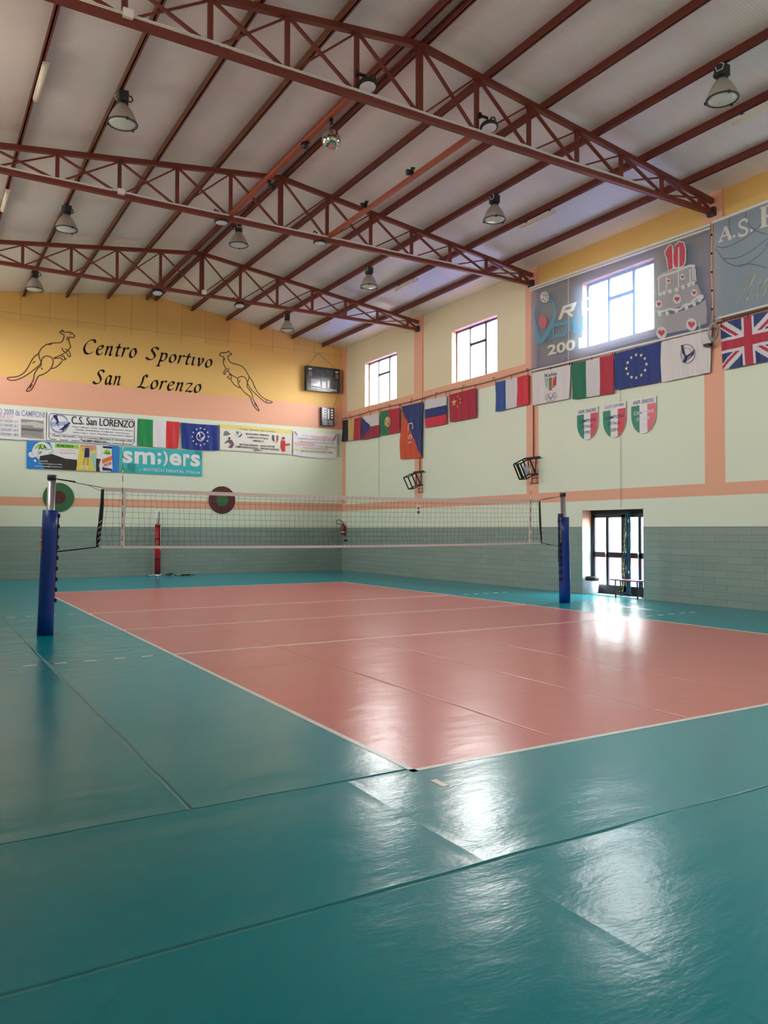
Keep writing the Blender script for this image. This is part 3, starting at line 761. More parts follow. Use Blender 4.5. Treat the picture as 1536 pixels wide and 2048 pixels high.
net = empty('volleyball_net', (0, NY, 1.4), 'long volleyball net with white tapes stretched between the two blue posts', 'net')
NETB = mat('black_net_cord', (26, 30, 28), .8); TAPE = mat('white_net_tape', (222, 214, 212), .7)
x0, x1 = -.34, 9.32
def top(x): u = (x-x0)/(x1-x0); return 2.385-.04*4*u*(1-u)
def bot(x): u = (x-x0)/(x1-x0); return 1.40-.033*4*u*(1-u)
def NP(x, v, dy=0):
    z = bot(x)+(top(x)-bot(x))*v; return (x+(.03*math.sin(x*3)-.02)*(1-v)*(v)*3, dy+.012*math.sin(v*7+x), z-1.4)
mb = MB()
n = int((x1-x0)/.1)
for i in range(n+1):
    x = x0+(x1-x0)*i/n; pts = [NP(x+.012*math.sin(i*1.7+j), j/9) for j in range(10)]
    for a, b in zip(pts, pts[1:]): mb.tube([a, b], .0022, NETB, 3, cap=False)
for j in range(1, 10):
    v = j/10
    for i in range(n): mb.tube([NP(x0+(x1-x0)*i/n, v), NP(x0+(x1-x0)*(i+1)/n, v)], .0022, NETB, 3, cap=False)
mb.build('netting', net)
def strip(name, pts_lo, pts_hi, m, dy=.008):
    mb = MB(); N = len(pts_lo)
    V = [(a, b-dy, c) for a, b, c in pts_lo]+[(a, b-dy, c) for a, b, c in pts_hi]+[(a, b+dy, c) for a, b, c in pts_lo]+[(a, b+dy, c) for a, b, c in pts_hi]
    fs = []
    for i in range(N-1): fs += [(i, i+1, N+i+1, N+i), (2*N+i+1, 2*N+i, 3*N+i, 3*N+i+1), (N+i, N+i+1, 3*N+i+1, 3*N+i), (2*N+i, 2*N+i+1, i+1, i)]
    fs += [(0, N, 3*N, 2*N), (N-1, 3*N-1, 4*N-1, 2*N-1)]
    mb.add(V, fs, m); return mb.build(name, net)
X = [x0+(x1-x0)*i/40 for i in range(41)]
strip('top_tape', [(x, 0, top(x)-1.4-.055) for x in X], [(x, 0, top(x)-1.4+.01) for x in X], TAPE)
strip('bottom_tape', [(x, 0, bot(x)-1.4-.022) for x in X], [(x, 0, bot(x)-1.4+.022) for x in X], TAPE)
for x in (.015, 9.015):
    mb = MB().bar((x-.01, -.012, bot(x)-1.4-.02), (x+.0, -.012, top(x)-1.4), .06, .012, TAPE, up=(0, 1, 0)); mb.build('side_tape', net)
SL = mat('black_end_sleeve', (10, 14, 14), .7)
MB().tube([(-.40, 0, 0), (-.385, 0, .15), (-.35, 0, .45), (-.33, 0, .7), (-.325, 0, .96)], [.018, .035, .034, .03, .025], SL, 10).build('end_sleeve', net)
MB().tube([(9.37, 0, .0), (9.345, 0, .2), (9.32, 0, .5), (9.305, 0, .97)], [.014, .022, .025, .02], SL, 10).build('end_sleeve', net)
for k in range(5):
    z = .04+k*.09; MB().tube([(-.41+z*.05, -.035, z), (-.36+z*.05, -.037, z+.04)], .004, WHITE, 5).build('lashing', net)
    z = .04+k*.12; MB().tube([(9.35-z*.05, -.026, z), (9.385-z*.05, -.026, z+.03)], .004, WHITE, 5).build('lashing', net)
MB().tube([(-1.05, 0, 1.11), (-.9, 0, 1.085), (-.6, 0, 1.03), (-.33, 0, .99)], .006, SL, 6).tube([(-1.03, 0, 1.105), (-.75, 0, 1.07)], .012, SL, 6).tube([(-.55, 0, 1.02), (-.42, 0, .96), (-.34, 0, .93)], .004, SL, 6).build('top_rope', net)
MB().tube([(-1.04, 0, -.07), (-.8, 0, -.045), (-.41, 0, .0)], .011, SL, 6).build('bottom_rope', net)
MB().tube([(9.32, 0, .99), (9.6, 0, 1.03), (9.99, 0, 1.09)], .006, SL, 6).tube([(9.4, 0, 1.0), (9.75, 0, 1.055)], .009, SL, 6).build('top_rope', net)
MB().tube([(9.37, 0, .0), (9.6, 0, -.04), (9.93, 0, -.09)], .005, SL, 6).tube([(9.5, 0, -.025), (9.65, 0, -.05)], .01, SL, 6).build('bottom_rope', net)
REDA = mat('antenna_red', (120, 50, 46), .5)
for x in (-.005, 9.02):
    mb = MB(); zb_ = bot(x)-1.4
    for k in range(18): mb.tube([(x, -.022, zb_+.1*k), (x, -.022, zb_+.1*k+.1)], .0055, REDA if k % 2 else WHITE, 6)
    mb.build('antenna', net)

# spare red padded post by the far wall with a heap of net cords
t = empty('padded_post', (4.62, 24.12, 0), 'red padded spare post with white top standing by the far wall', 'post')
MB().tube([(0, 0, 0), (0, 0, 1.88)], [.105, .1], REDPAD, 20).build('padding', t)
MB().tube([(-.01, 0, 1.87), (-.01, 0, 2.4)], .055, WHITE, 16).build('metal_tube', t)
for z in (.12, .62, 1.05, 1.35, 1.8):
    MB().lathe([(.104, z-.018), (.107, z-.018), (.107, z+.018), (.104, z+.018)], STRAPM, 20).build('strap', t)
MB().box((.03, -.115, 1.0), (.06, -.095, 1.85), STRAPM).bar((.07, -.11, .95), (.06, -.11, 1.85), .012, .012, WHITE).bar((.02, -.06, 1.9), (.03, -.06, 2.35), .02, .02, DGREY).build('tension_rod', t)
mb = MB(); random.seed(3)
for k in range(9):
    cx = random.uniform(-.55, 1.1); pts = [(cx+random.uniform(-.25, .25), random.uniform(-.12, .12), random.uniform(.015, .1 if cx < .7 else .05)) for _ in range(7)]
    pts = [(a, b, max(.015, c)) for a, b, c in pts]; mb.tube(pts, .014, WHITE if k % 4 == 0 else STRAPM, 6)
o = mb.build('coiled_rope', loc=(4.62, 23.85, 0)); tag(o, 'tangled black and white ropes on the floor around the red post', 'rope')

# ================================================================== painted gable: lettering and kangaroos
INK = mat('black_wall_paint', (24, 16, 16), .6); BROWNL = mat('brown_outline_paint', (74, 42, 26), .6)
gable = Board('F', 'wall_back_art', '', '', [(0, 700), (400, 700), (400, 800), (0, 800)], .002); gable.root = None
def wallpart(dec, name, label):
    o = dec.mb.build(name); o.parent = WALLF; o.matrix_world = gable.M; o['label'] = label; return o
def nibline(d, txt, px0, px1, base, cap_px, m, **kw):
    """calligraphic line; px0/px1 = pixel ends of the baseline, cap_px = a pixel at capital height above px0"""
    u0, v0 = gable.on(*px0, .002); u1, v1 = gable.on(*px1, .002); uc, vc = gable.on(*cap_px, .002)
    vs, fs, (x0, y0, x1, y1) = nib2d(txt, **kw); sx = (u1-u0)/(x1-x0); sy = (vc-v0)/1.5; d.off += .0006
    d.mb.add([gable.P(u0+(x-x0)*sx, v0+(v1-v0)*(x-x0)/(x1-x0)+y*sy, d.off) for x, y in vs], fs, m)
d = gable.dec('wall_lettering')
nibline(d, 'Centro', (166, 707), (274, 716), 0, (166, 678), INK, nw=.27, hair=.07)
nibline(d, 'Sportivo', (290, 718), (425, 736), 0, (290, 692), INK, nw=.27, hair=.07)
nibline(d, 'San', (184, 767), (242, 771), 0, (184, 739), INK, nw=.27, hair=.07)
nibline(d, 'Lorenzo', (273, 775), (403, 786), 0, (273, 748), INK, nw=.27, hair=.07)
wallpart(d, 'wall_lettering', 'black calligraphic words painted on the yellow gable')
def kang(sc, ox, oy, strokes):
    d = gable.dec('k')
    for st in strokes:
        p = [(ox+x*sc, oy+y*sc) for x, y in st]
        d.line(crom(p, 5) if len(p) > 2 else p, .034, BROWNL)
    return d
K1 = [[(575, 430), (548, 405), (520, 400), (495, 402), (475, 380), (482, 396), (458, 395), (470, 412), (490, 420), (490, 445), (478, 470), (455, 482), (400, 485), (350, 500), (315, 530), (295, 565), (268, 585), (245, 615), (215, 670), (180, 715), (130, 742), (62, 750), (66, 766), (110, 770), (170, 750), (240, 705), (300, 655), (316, 632)],
      [(575, 430), (565, 442), (535, 440), (528, 460), (535, 490), (542, 515), (520, 540), (505, 555)],
      [(475, 520), (485, 545), (510, 560), (525, 585), (536, 590), (540, 570), (525, 545), (500, 530)],
      [(500, 560), (460, 580), (412, 600)], [(412, 604), (470, 598)], [(478, 622), (450, 655), (420, 675), (388, 682)],
      [(468, 588), (490, 584), (495, 600), (508, 605), (490, 614), (476, 612), (470, 598)],
      [(316, 632), (328, 598), (358, 584), (392, 594), (408, 620), (400, 660), (370, 700), (330, 725), (300, 735), (285, 755), (265, 800), (238, 845), (207, 855), (206, 845), (240, 795), (258, 760), (265, 720), (290, 680), (315, 655), (316, 632)],
      [(295, 565), (303, 600), (316, 632)], [(270, 625), (250, 640)], [(400, 490), (372, 498)], [(325, 690), (318, 672)], [(520, 435), (514, 462)], [(538, 412), (546, 420)], [(248, 800), (228, 834)]]
wallpart(kang(.26042, 0, 560, K1), 'painted_kangaroo', 'outline kangaroo leaping right, left of the lettering')
K2 = [[(283, 335), (292, 320), (320, 312), (350, 312), (372, 298), (380, 316), (400, 325), (382, 340), (365, 345), (368, 375), (390, 405), (430, 422), (480, 435), (520, 465), (550, 510), (568, 545), (600, 590), (620, 640), (650, 695), (700, 745), (760, 775), (788, 785), (780, 796), (735, 795), (690, 765), (620, 700), (575, 650), (553, 610)],
      [(283, 335), (290, 345), (310, 350), (325, 362), (318, 400), (330, 440), (350, 467)],
      [(374, 458), (370, 480), (342, 500), (336, 522), (325, 516), (325, 495), (340, 475), (356, 466)],
      [(360, 487), (400, 528), (455, 558)], [(372, 520), (395, 535), (395, 560), (370, 560), (360, 545), (378, 540)], [(388, 568), (420, 615), (455, 640), (485, 652)],
      [(455, 560), (480, 545), (515, 545), (540, 570), (550, 605), (548, 640), (570, 670), (595, 710), (605, 760), (635, 810), (662, 866), (650, 868), (610, 820), (590, 775), (575, 735), (530, 700), (490, 655), (465, 610), (455, 560)],
      [(568, 545), (560, 575), (550, 603)], [(322, 322), (328, 326)], [(615, 640), (632, 662)], [(728, 770), (738, 790)], [(640, 830), (618, 800)], [(330, 365), (332, 390)], [(478, 575), (474, 600)]]
wallpart(kang(.20833, 380, 640, K2), 'painted_kangaroo', 'outline kangaroo leaping left, right of the lettering')

GREEN_D = mat('target_green', (52, 104, 62), .6); MAROON = mat('target_maroon', (84, 34, 36), .6)
for cx, cy, ro, ri, A, B_, lab in ((117.4, 994.7, 31, 14, GREEN_D, MAROON, 'round green target with maroon centre, behind the left net post'), (444.3, 1000, 26.3, 12, MAROON, GREEN_D, 'round maroon target with green centre on the far wall')):
    u, v = onF(cx, cy, .02); R0 = abs(onF(cx+ro, cy, .02)[0]-u); R1 = abs(onF(cx+ri, cy, .02)[0]-u)
    mb = MB().lathe([(R0, 0), (R0, .02)], A, 48, smooth=False)
    Mx = Matrix(((1, 0, 0, u), (0, 0, -1, YF-.001), (0, 1, 0, v), (0, 0, 0, 1)))
    o = mb.build('round_target', mw=Mx); tag(o, lab, 'target')
    c = MB().lathe([(R1, .02), (R1, .0225)], B_, 40, smooth=False).build('center_disc'); c.parent = o

# ================================================================== banners and flags on the far wall
NAVY = mat('navy_print', (26, 34, 92), .5); BLK = mat('black_print', (20, 20, 24), .5); VINYL = mat('white_vinyl', (232, 232, 232), .4)
REDP = mat('red_print', (204, 44, 44), .5); GRN = mat('flag_green', (18, 140, 72), .6); FWH = mat('flag_white', (226, 222, 226), .6); FRD = mat('flag_red', (214, 46, 52), .6)
EUB = mat('flag_blue', (16, 46, 136), .6); STARW = mat('star_cream', (226, 222, 170), .5); GRY = mat('grey_print', (120, 120, 130), .5); LBLUE = mat('light_blue_print', (60, 140, 210), .5)
FGRAY = mat('faded_lilac_print', (134, 134, 176), .5); FPINK = mat('faded_pink_print', (212, 150, 156), .5); SKIN = mat('skin_print', (190, 140, 112), .6)
def q(x0, y0, x1, y1, s0=0):                     # px box with slope: y shifts by s0 per px of x
    return [(x0, y0), (x1, y0+(x1-x0)*s0), (x1, y1+(x1-x0)*s0), (x0, y1)]
# white banner, partly outside the view
B = Board('F', 'wall_banner', 'white banner with a grey photo of the hall at the left edge of the view', 'banner', [(-62, 808), (92, 823), (92, 881), (-62, 872)], .05, amp=.006, seed=1).sheet(lambda a, b: VINYL, 30, 8, sag=.03)
d = B.dec('printed_text'); d.text('S. LORENZO 2009 da CAMPIONI', [(-54, 812), (89, 824), (89, 836), (-54, 824)], FGRAY, .01)
for i, t_ in enumerate(('SERIE D F', 'NAZIONALI UNDER 14 F', 'REGIONALI UNDER 16 F', 'ATORI UNDER 14 F', 'INALI UNDER 18 F')):
    d.text('1^ CLASS. '+t_, [(-50, 825+i*9), (37 if i else 27, 831.5+i*9), (37 if i else 27, 837+i*9), (-50, 830.5+i*9)], FPINK if i < 1 else FGRAY)
d.done()
d = B.dec('printed_photo'); d.poly(q(42, 838, 87, 874, .09), mat('photo_grey', (150, 146, 142), .6)); d.poly([(42, 850), (66, 851), (66, 855), (87, 856), (87, 848), (70, 843), (42, 845)], mat('photo_light', (200, 196, 190), .6)); d.poly(q(43, 856, 86, 860, .09), mat('photo_dark', (104, 100, 96), .6)); d.poly([(43, 873), (60, 862), (86, 866), (86, 877)], mat('photo_mid', (172, 164, 152), .6)); d.done()
# C.S. San Lorenzo
B = Board('F', 'wall_banner', 'white banner with a kangaroo and lightning logo and a thin blue border', 'banner', [(95, 823.5), (275, 837), (273.4, 892), (93.2, 880)], .05, amp=.004, seed=2).sheet(lambda a, b: VINYL, 24, 6)
bord = [(101, 827), (266, 839.5), (269, 842), (268.5, 884), (265, 889), (102, 878.5), (98, 875), (98, 831)]
d = B.dec('border_line'); d.line(bord, .022, NAVY, closed=True); d.line([(98, 866.5), (268.5, 880)], .012, NAVY); d.done()
def cslogo(d, cx, cy, r, m, m2, sk=.09):
    """lightning bolt, ring and leaping kangaroo"""
    d.ring(cx, cy, r, r*.93, r*.0016 if d.b.wall == 'F' else r*.0012, m)
    d.poly([(cx-r*.75, cy-r*.95), (cx-r*.3, cy-r*1.05), (cx-r*.02, cy-r*.1), (cx-r*.22, cy-r*.05), (cx+r*.06, cy+r*.5), (cx-r*.42, cy-r*.12), (cx-r*.25, cy-r*.18)], m2)
    d.poly([(cx-r*.1, cy+r*.72), (cx+r*.4, cy+r*.42), (cx+r*.62, cy+r*.12), (cx+r*.95, cy-r*.02), (cx+r*1.12, cy-r*.2), (cx+r*1.3, cy-r*.08), (cx+r*1.12, cy+r*.08), (cx+r*1.05, cy+r*.3), (cx+r*.75, cy+r*.5), (cx+r*.55, cy+r*.65), (cx+r*.3, cy+r*.98), (cx+r*.34, cy+r*.7), (cx+r*.12, cy+r*.72)], m2)
d = B.dec('club_emblem'); d.ring(118.5, 847.5, 17.5, 18.5, .022, FGRAY); d.poly([(101.5, 844), (133, 843), (135.5, 850), (102, 853)], mat('pale_blue_print', (160, 176, 210), .5)); cslogo(d, 118.5, 847.5, 17.5, FGRAY, NAVY); d.done()
d = B.dec('printed_text'); d.text('C.S. San LORENZO', [(143, 832), (268, 842), (267, 856), (143, 848)], BLK, .0)
d.text('C.S. San LORENZO', [(143.6, 832), (268.6, 842), (267.6, 856), (143.6, 848)], BLK, .0)
for i, t_ in enumerate(('Nuoto - Pallavolo - Tennis - Acqua Gym - Pallacanestro - Calcetto', 'Spinning - Body Building - Arti Marziali - Danza Sportiva', 'Atletica Leggera - Sauna - Total Body - Cardio Fitness - Tappeto')):
    d.text(t_, [(145+i % 2*6, 852+i*5.6), (265-i % 2*6, 860.5+i*5.6), (265-i % 2*6, 863.5+i*5.6), (145+i % 2*6, 855+i*5.6)], BLK, .01)
d.text('Piazza del Galdo - Via S. Lorenzo Mercato S. Severino (Sa)', [(105, 868.5), (264, 880.5), (264, 885), (105, 873)], BLK, .01); d.text('Tel 089 893231', [(160, 878), (212, 882), (212, 886.5), (160, 882.5)], BLK, .02); d.done()
# Italian flag, EU-style club flag
def tri(a, b): return GRN if a < .36 else FWH if a < .68 else FRD
Board('F', 'national_flag', 'green, white and red flag on the far wall between white and blue banners', 'flag', [(275.8, 837), (359, 844), (356.8, 897), (276, 891.5)], .05, amp=.014, seed=3).sheet(tri, xs=[i*.04 for i in range(26)], sag=.01)
B = Board('F', 'club_flag', 'dark blue flag with stars around a white club emblem, on the far wall', 'flag', [(361.5, 845), (438.3, 850.8), (437, 901), (364, 897)], .05, amp=.013, seed=5).sheet(lambda a, b: EUB, 24, 12, sag=.02)
d = B.dec('star_ring'); d.off += .012
for k in range(12):
    a = 2*math.pi*k/12; d.star(400.5+16*math.cos(a), 873.5+17*math.sin(a), 2.4, FWH, st=False)
d.done()
d = B.dec('club_emblem'); d.off += .012; d.ring(400.5, 873, 8.2, 9, .022, FWH); cslogo(d, 400.5, 873, 7.6, FWH, FWH); d.done()
# AA drink
BL2 = mat('sky_blue_print', (40, 132, 214), .45); LIME = mat('lime_print', (160, 210, 60), .5); DKG = mat('dark_floor_print', (48, 44, 44), .5); DGR = mat('deep_green_print', (20, 116, 70), .5); YEL = mat('yellow_print', (226, 206, 90), .5); ORG = mat('orange_can_print', (226, 120, 50), .5)
B = Board('F', 'wall_banner', 'blue sports drink banner with a volleyball player and a can, under the white club banner', 'banner', [(53.4, 881.6), (237.5, 892), (236.5, 944.9), (52.9, 936.8)], .03, amp=.002, seed=6).sheet(lambda a, b: BL2, 18, 5)
d = B.dec('printed_background'); d.poly([(100, 885), (216, 891), (214, 944), (91, 938.5), (78, 920), (70, 910), (108, 905)], VINYL); d.poly([(78, 921), (80, 912), (104, 908), (130, 917), (154, 919.5), (154, 941), (90, 938)], DKG); d.poly([(192, 917), (204, 918), (204, 943.5), (192, 943)], DKG); d.poly([(110, 886.5), (158, 889.5), (158, 898), (110, 895)], LIME); d.done()
d = B.dec('brand_emblem')
d.poly([(66+(20)*math.cos(a)+18, 904+20*math.sin(a)) for a in [math.pi+math.pi*k/16 for k in range(17)]], VINYL); d.poly([(84+17*math.cos(a), 904+17*math.sin(a)) for a in [math.pi+math.pi*k/16 for k in range(17)]], LIME); d.poly([(84+12*math.cos(a), 904+12*math.sin(a)) for a in [math.pi+math.pi*k/16 for k in range(17)]], VINYL)
d.poly([(58, 905), (100, 896), (107, 898), (108, 903), (103, 907), (64, 915.5), (58, 913), (56.5, 909)], VINYL); d.line([(60, 906), (100, 898), (105, 900), (104, 905), (64, 913.5), (59, 911)], .018, DGR, closed=True)
d.text('AA', [(76, 889.5), (94, 890), (94, 899.5), (76, 900)], DGR, .03)
d.text('DRINK', [(73.5, 904), (98, 899), (98.5, 904.5), (74, 910)], DGR, .02)
for k in range(3): d.line([(62+k*2, 907+k*2), (72, 905.5+k*2)], .01, DGR)
d.done()
d = B.dec('printed_text'); d.text('DDD', [(114, 888.5), (147, 890.5), (147, 895.5), (114, 893.5)], DGR, .05); d.text('www.any-drink.it', [(118, 898.5), (150, 900), (150, 902.5), (118, 901)], REDP); d.text('TEL. 0587/27 329', [(119, 904), (151, 905.5), (151, 908), (119, 906.5)], REDP)
d.text('AAdrinkITA', [(78, 920.5), (96, 921), (96, 924), (78, 923.5)], VINYL, .01); d.text('United Integratore Italia', [(78, 925.5), (124, 928), (124, 931), (78, 928.5)], VINYL, .01); d.text('aadrinkitalia@hotmail.com', [(70, 930.5), (124, 933), (124, 936), (70, 933.5)], VINYL, .01); d.disc(70, 921.5, 2.6, 2.6, FWH); d.disc(70, 928, 2.3, 2.3, BL2); d.done()
d = B.dec('printed_photo'); d.poly([(160, 889.5), (192, 891), (192, 942.5), (152, 940.5)], YEL); d.poly([(161, 889.5), (192, 891), (192, 900), (160, 899)], mat('photo_rose', (196, 150, 130), .5)); d.poly([(190, 905), (192, 930), (192, 942), (180, 920), (178, 912)], mat('photo_aqua', (150, 200, 200), .5))
d.disc(174, 892.5, 2.4, 2.8, SKIN); d.poly([(170, 896), (178, 896), (179, 903), (178, 915), (168, 915), (169, 903)], NAVY); d.line([(171, 897), (163, 899), (169, 903)], .035, SKIN); d.line([(178, 897), (185, 900), (178, 903)], .035, SKIN); d.line([(170, 915), (166, 930), (163, 937)], .045, SKIN); d.line([(176, 915), (175, 930), (173, 938)], .045, SKIN); d.line([(165.4, 930), (163, 937)], .04, FWH); d.line([(175, 931), (173, 939)], .04, FWH); d.done()
d = B.dec('printed_can'); d.poly([(205, 891.5), (225, 893), (223, 898), (225, 941), (220, 943.5), (206, 943), (203, 939), (205, 897)], VINYL); d.poly([(205, 892), (225, 893.5), (223, 897.5), (206, 896.5)], NAVY); d.poly([(214+8*math.cos(a), 908+9*math.sin(a)) for a in [math.pi+math.pi*k/12 for k in range(13)]], LIME); d.text('AA', [(209.5, 903), (220, 904), (220, 910), (209.5, 909)], DGR, .04); d.poly([(204, 919), (224, 911), (224, 920), (204, 928)], ORG); d.poly([(204, 934), (224, 938), (224, 942), (205, 941)], NAVY); d.text('ADE', [(206, 928), (223, 923), (223, 929), (206, 934)], REDP, .03); d.done()
# smilers
TQ = mat('turquoise_print', (58, 184, 190), .45); TQ2 = mat('turquoise_dark_print', (34, 148, 146), .45)
B = Board('F', 'wall_banner', 'turquoise banner with large white letters, beside the blue drink banner', 'banner', [(239, 893.3), (404.5, 901.4), (404, 952.8), (239, 945)], .03, amp=.003, seed=7).sheet(lambda a, b: TQ, 24, 6)
d = B.dec('printed_pattern'); d.poly([(239.5, 944), (270, 945.5), (269, 940), (262, 934), (245, 936)], mat('olive_print', (80, 160, 110), .5)); d.poly([(255, 926), (271, 928), (270, 944), (254, 942)], TQ2); d.line([(256, 927), (269, 935.5), (255, 942)], .012, TQ, closed=True); d.poly([(389, 902), (403, 903), (403, 918), (396, 916)], TQ2); d.done()
d = B.dec('printed_letters')
sm = [('s', 245, 265), ('m', 269, 310), (';', 314.5, 322.5), (')', 326, 335.5), ('e', 338.5, 363), ('r', 366, 379.5), ('s', 381, 400)]
for c_, xa, xb in sm:
    ya = 901.3+(xa-245)*.052; yb = 901.3+(xb-245)*.052; hh = 24.5
    tp = -3 if c_ == ')' else 0; up = 1 if c_ == ')' else 0
    d.text(c_, [(xa, ya+tp), (xb, yb+tp), (xb, yb+hh+up*2), (xa, ya+hh+up*2)], VINYL, .03)
d.text('by', [(279, 938), (283, 938.2), (283, 941.5), (279, 941.3)], VINYL)
d.text('BIOTECH DENTAL ITALIA', [(287, 936), (400, 943), (400, 948), (287, 941.5)], VINYL, .005); d.done()
# Ferrara banner
YB2 = mat('pale_yellow_print', (232, 216, 130), .5); CRV = mat('cream_vinyl', (228, 224, 214), .4)
B = Board('F', 'wall_banner', 'cream banner with a yellow top strip, karate figures and a small tricolour shield', 'banner', [(440, 848), (584, 860), (583.5, 909), (440, 899.5)], .05, amp=.005, seed=8).sheet(lambda a, b: YB2 if b < .17 else CRV, xs=None, nx=24, ys=[0, .085, .17, .3, .45, .6, .75, .9, 1])
d = B.dec('printed_text')
d.text('Centro Sportivo San Lorenzo', [(479, 855.5), (551, 861.5), (551, 866), (479, 860.5)], GRY, .01, .3)
for t_, a, b_, y in (('MARIANNA FERRARA', 492, 539, 866), ('CAMPIONI D\'ITALIA', 494.5, 537, 872.5), ('UNDER 21', 505, 527, 879.5), ('MARTINA FERRARA - GIULIA VENTRE', 479, 549, 887), ('CAMPIONESSE REGIONALI - FINALISTE NAZIONALI', 470.5, 558, 891.5), ('UNDER 14', 506, 524, 898)):
    d.text(t_, [(a, y), (b_, y+(b_-a)*.07), (b_, y+(b_-a)*.07+3.6), (a, y+3.6)], BLK, .02)
d.done()
d = B.dec('printed_shield'); d.poly([(544, 870.5), (548.5, 870.8), (548.5, 884), (545, 880)], mat('shield_green', (40, 110, 70), .5)); d.poly([(548.5, 870.8), (552, 871), (552, 885.5), (548.5, 884)], FWH); d.poly([(552, 871), (556.5, 871.3), (555.5, 881), (552, 885.5)], REDP); d.line([(544, 870.5), (556.5, 871.3), (556, 880), (552, 885.5), (545, 880)], .014, BLK, closed=True); d.done()
d = B.dec('printed_figures'); cslogo(d, 477, 869, 6, GRY, NAVY)
d.poly([(449, 863), (453, 861.5), (461, 868), (456, 871), (447, 871)], GRY); d.disc(458.5, 876.5, 2, 2, BLK); d.poly([(457, 879), (463, 880), (468, 888), (464, 896), (456, 895), (462, 889), (456, 884), (449, 888), (451, 884)], mat('figure_grey', (110, 84, 96), .5)); d.disc(566.5, 876.5, 3, 2.2, BLK); d.disc(566.5, 879, 2, 2.2, SKIN); d.poly([(562, 881), (570, 882), (571, 888), (577, 888), (577, 890), (570, 892), (570, 903), (564, 903), (561, 894)], REDP); d.disc(576, 889, 3.5, 2.6, GRY); d.done()
# list banner
B = Board('F', 'wall_banner', 'wrinkled white banner with faded red, green and yellow lines of text, nearest the corner', 'banner', [(586.3, 861), (674, 867), (672, 916.5), (586.5, 909.5)], .05, amp=.010, seed=9).sheet(lambda a, b: VINYL, 24, 8, sag=.05)
d = B.dec('printed_bands'); d.off += .01
for a_, b_, y, m in ((588, 628, 884, mat('faded_red_print', (232, 190, 176), .5)), (625, 672, 873, mat('faded_red_print', (232, 190, 176), .5)), (590, 660, 897, mat('faded_yellow_print', (226, 226, 160), .5)), (640, 672, 892, mat('faded_green_print', (190, 216, 180), .5))):
    d.poly([(a_, y), (b_, y+(b_-a_)*.06), (b_, y+(b_-a_)*.06+4), (a_, y+3)], m)
d.done()
d = B.dec('printed_text'); d.off += .012
for i, t_ in enumerate(('C.S. San Lorenzo', 'CAMPIONE PROVINCIALE UNDER 14 F 2009', 'CAMPIONE REGIONALE UNDER 14 F 2009', '3^ POSTO FINALI NAZIONALI UNDER 14 F', 'MIGLIORE PALLEGGIATRICE ELETTA', 'MIGLIOR GIOCATRICE UNDER 14 2009')):
    x0_ = (604, 594, 596, 590, 606, 602)[i]; x1_ = (655, 668, 666, 664, 656, 664)[i]; y = 868+i*6.2
    d.text(t_, [(x0_, y+1), (x1_, y+1+(x1_-x0_)*.065), (x1_, y+4.2+(x1_-x0_)*.065), (x0_, y+4.2)], FGRAY if i in (1, 2, 4, 5) else FPINK, .01)
for xx in ((589, 863, 594, 871), (672, 870, 666, 880)): d.line([(xx[0], xx[1]), (xx[2], xx[3])], .03, NAVY)
d.done()
# wall ladder / net strip beside the corner
u, v = onF(676, 868, .03); mb = MB()
for k in range(12): mb.box((0, -.03, -k*.085), (.13, -.02, -k*.085+.012), GRY)
mb.box((0, -.032, -.95), (.012, -.02, .02), GRY); o = mb.build('wall_grille', loc=(u, YF, v)); tag(o, 'narrow grey grille strip between the last banner and the corner', 'grille')

# scoreboards
SB = mat('scoreboard_black', (22, 26, 38), .25); SBP = mat('scoreboard_panel', (74, 76, 82), .12, .2); SBL = mat('scoreboard_pale_panel', (150, 152, 160), .12, .2)
B = Board('F', 'scoreboard', 'large black electronic scoreboard hanging from the yellow wall near the corner', 'scoreboard', [(613.5, 730.5), (680.5, 738.8), (680, 786), (613.5, 779.8)], .28).plate(SB, thick=.22)
d = B.dec('digit_panel'); d.poly(q(628.5, 737, 645.5, 752.5, .1), SBP); d.poly(q(648.5, 739, 665.5, 755, .1), SBP); d.poly(q(622, 757, 640, 771, .1), SBL); d.poly(q(656, 760, 674.5, 776, .1), SBP); d.poly(q(617.5, 742, 623.5, 751.5, .1), mat('digit_red_brown', (96, 70, 70), .3)); d.poly(q(671, 748, 677, 757, .1), mat('digit_red_brown', (96, 70, 70), .3)); d.poly(q(644, 763, 651, 776, .1), VINYL); d.done()
d = B.dec('printed_text'); d.text('SET', [(617, 736), (624, 736.8), (624, 739.6), (617, 738.8)], VINYL, .03); d.text('SET', [(670.5, 742.8), (677, 743.6), (677, 746.4), (670.5, 745.6)], VINYL, .03); d.text('LOCALI', [(622, 773.5), (639, 775.5), (639, 779), (622, 777)], VINYL, .02); d.text('OSPITI', [(657, 778), (673, 780), (673, 783.5), (657, 781.5)], VINYL, .02); d.done()
d = B.dec('hanging_cable'); d.b = B
cb = MB().tube([B.P(*B.bil(.06, 0), -.1), (.62, .62, .1-.05)], .008, GALV, 5).tube([B.P(*B.bil(.95, .03), -.1), (.62, .62, .05)], .008, GALV, 5); o = cb.build('hanging_cable'); o.parent = B.root
B = Board('F', 'scoreboard', 'small black upright scoreboard panel on the peach band near the corner', 'scoreboard', [(643.5, 814), (668.7, 816.3), (668.5, 852.5), (643.5, 851)], .16).plate(SB, thick=.14)
d = B.dec('digit_panel'); d.poly(q(646.5, 816.5, 652.5, 837, .1), VINYL); d.poly(q(655.5, 818, 658.5, 838, .1), VINYL); d.poly(q(645.5, 839.5, 655, 850, .08), mat('digit_grey', (120, 122, 128), .3)); d.poly(q(657, 840.5, 666.5, 851, .08), mat('digit_grey', (120, 122, 128), .3)); d.done()
d = B.dec('printed_marks')
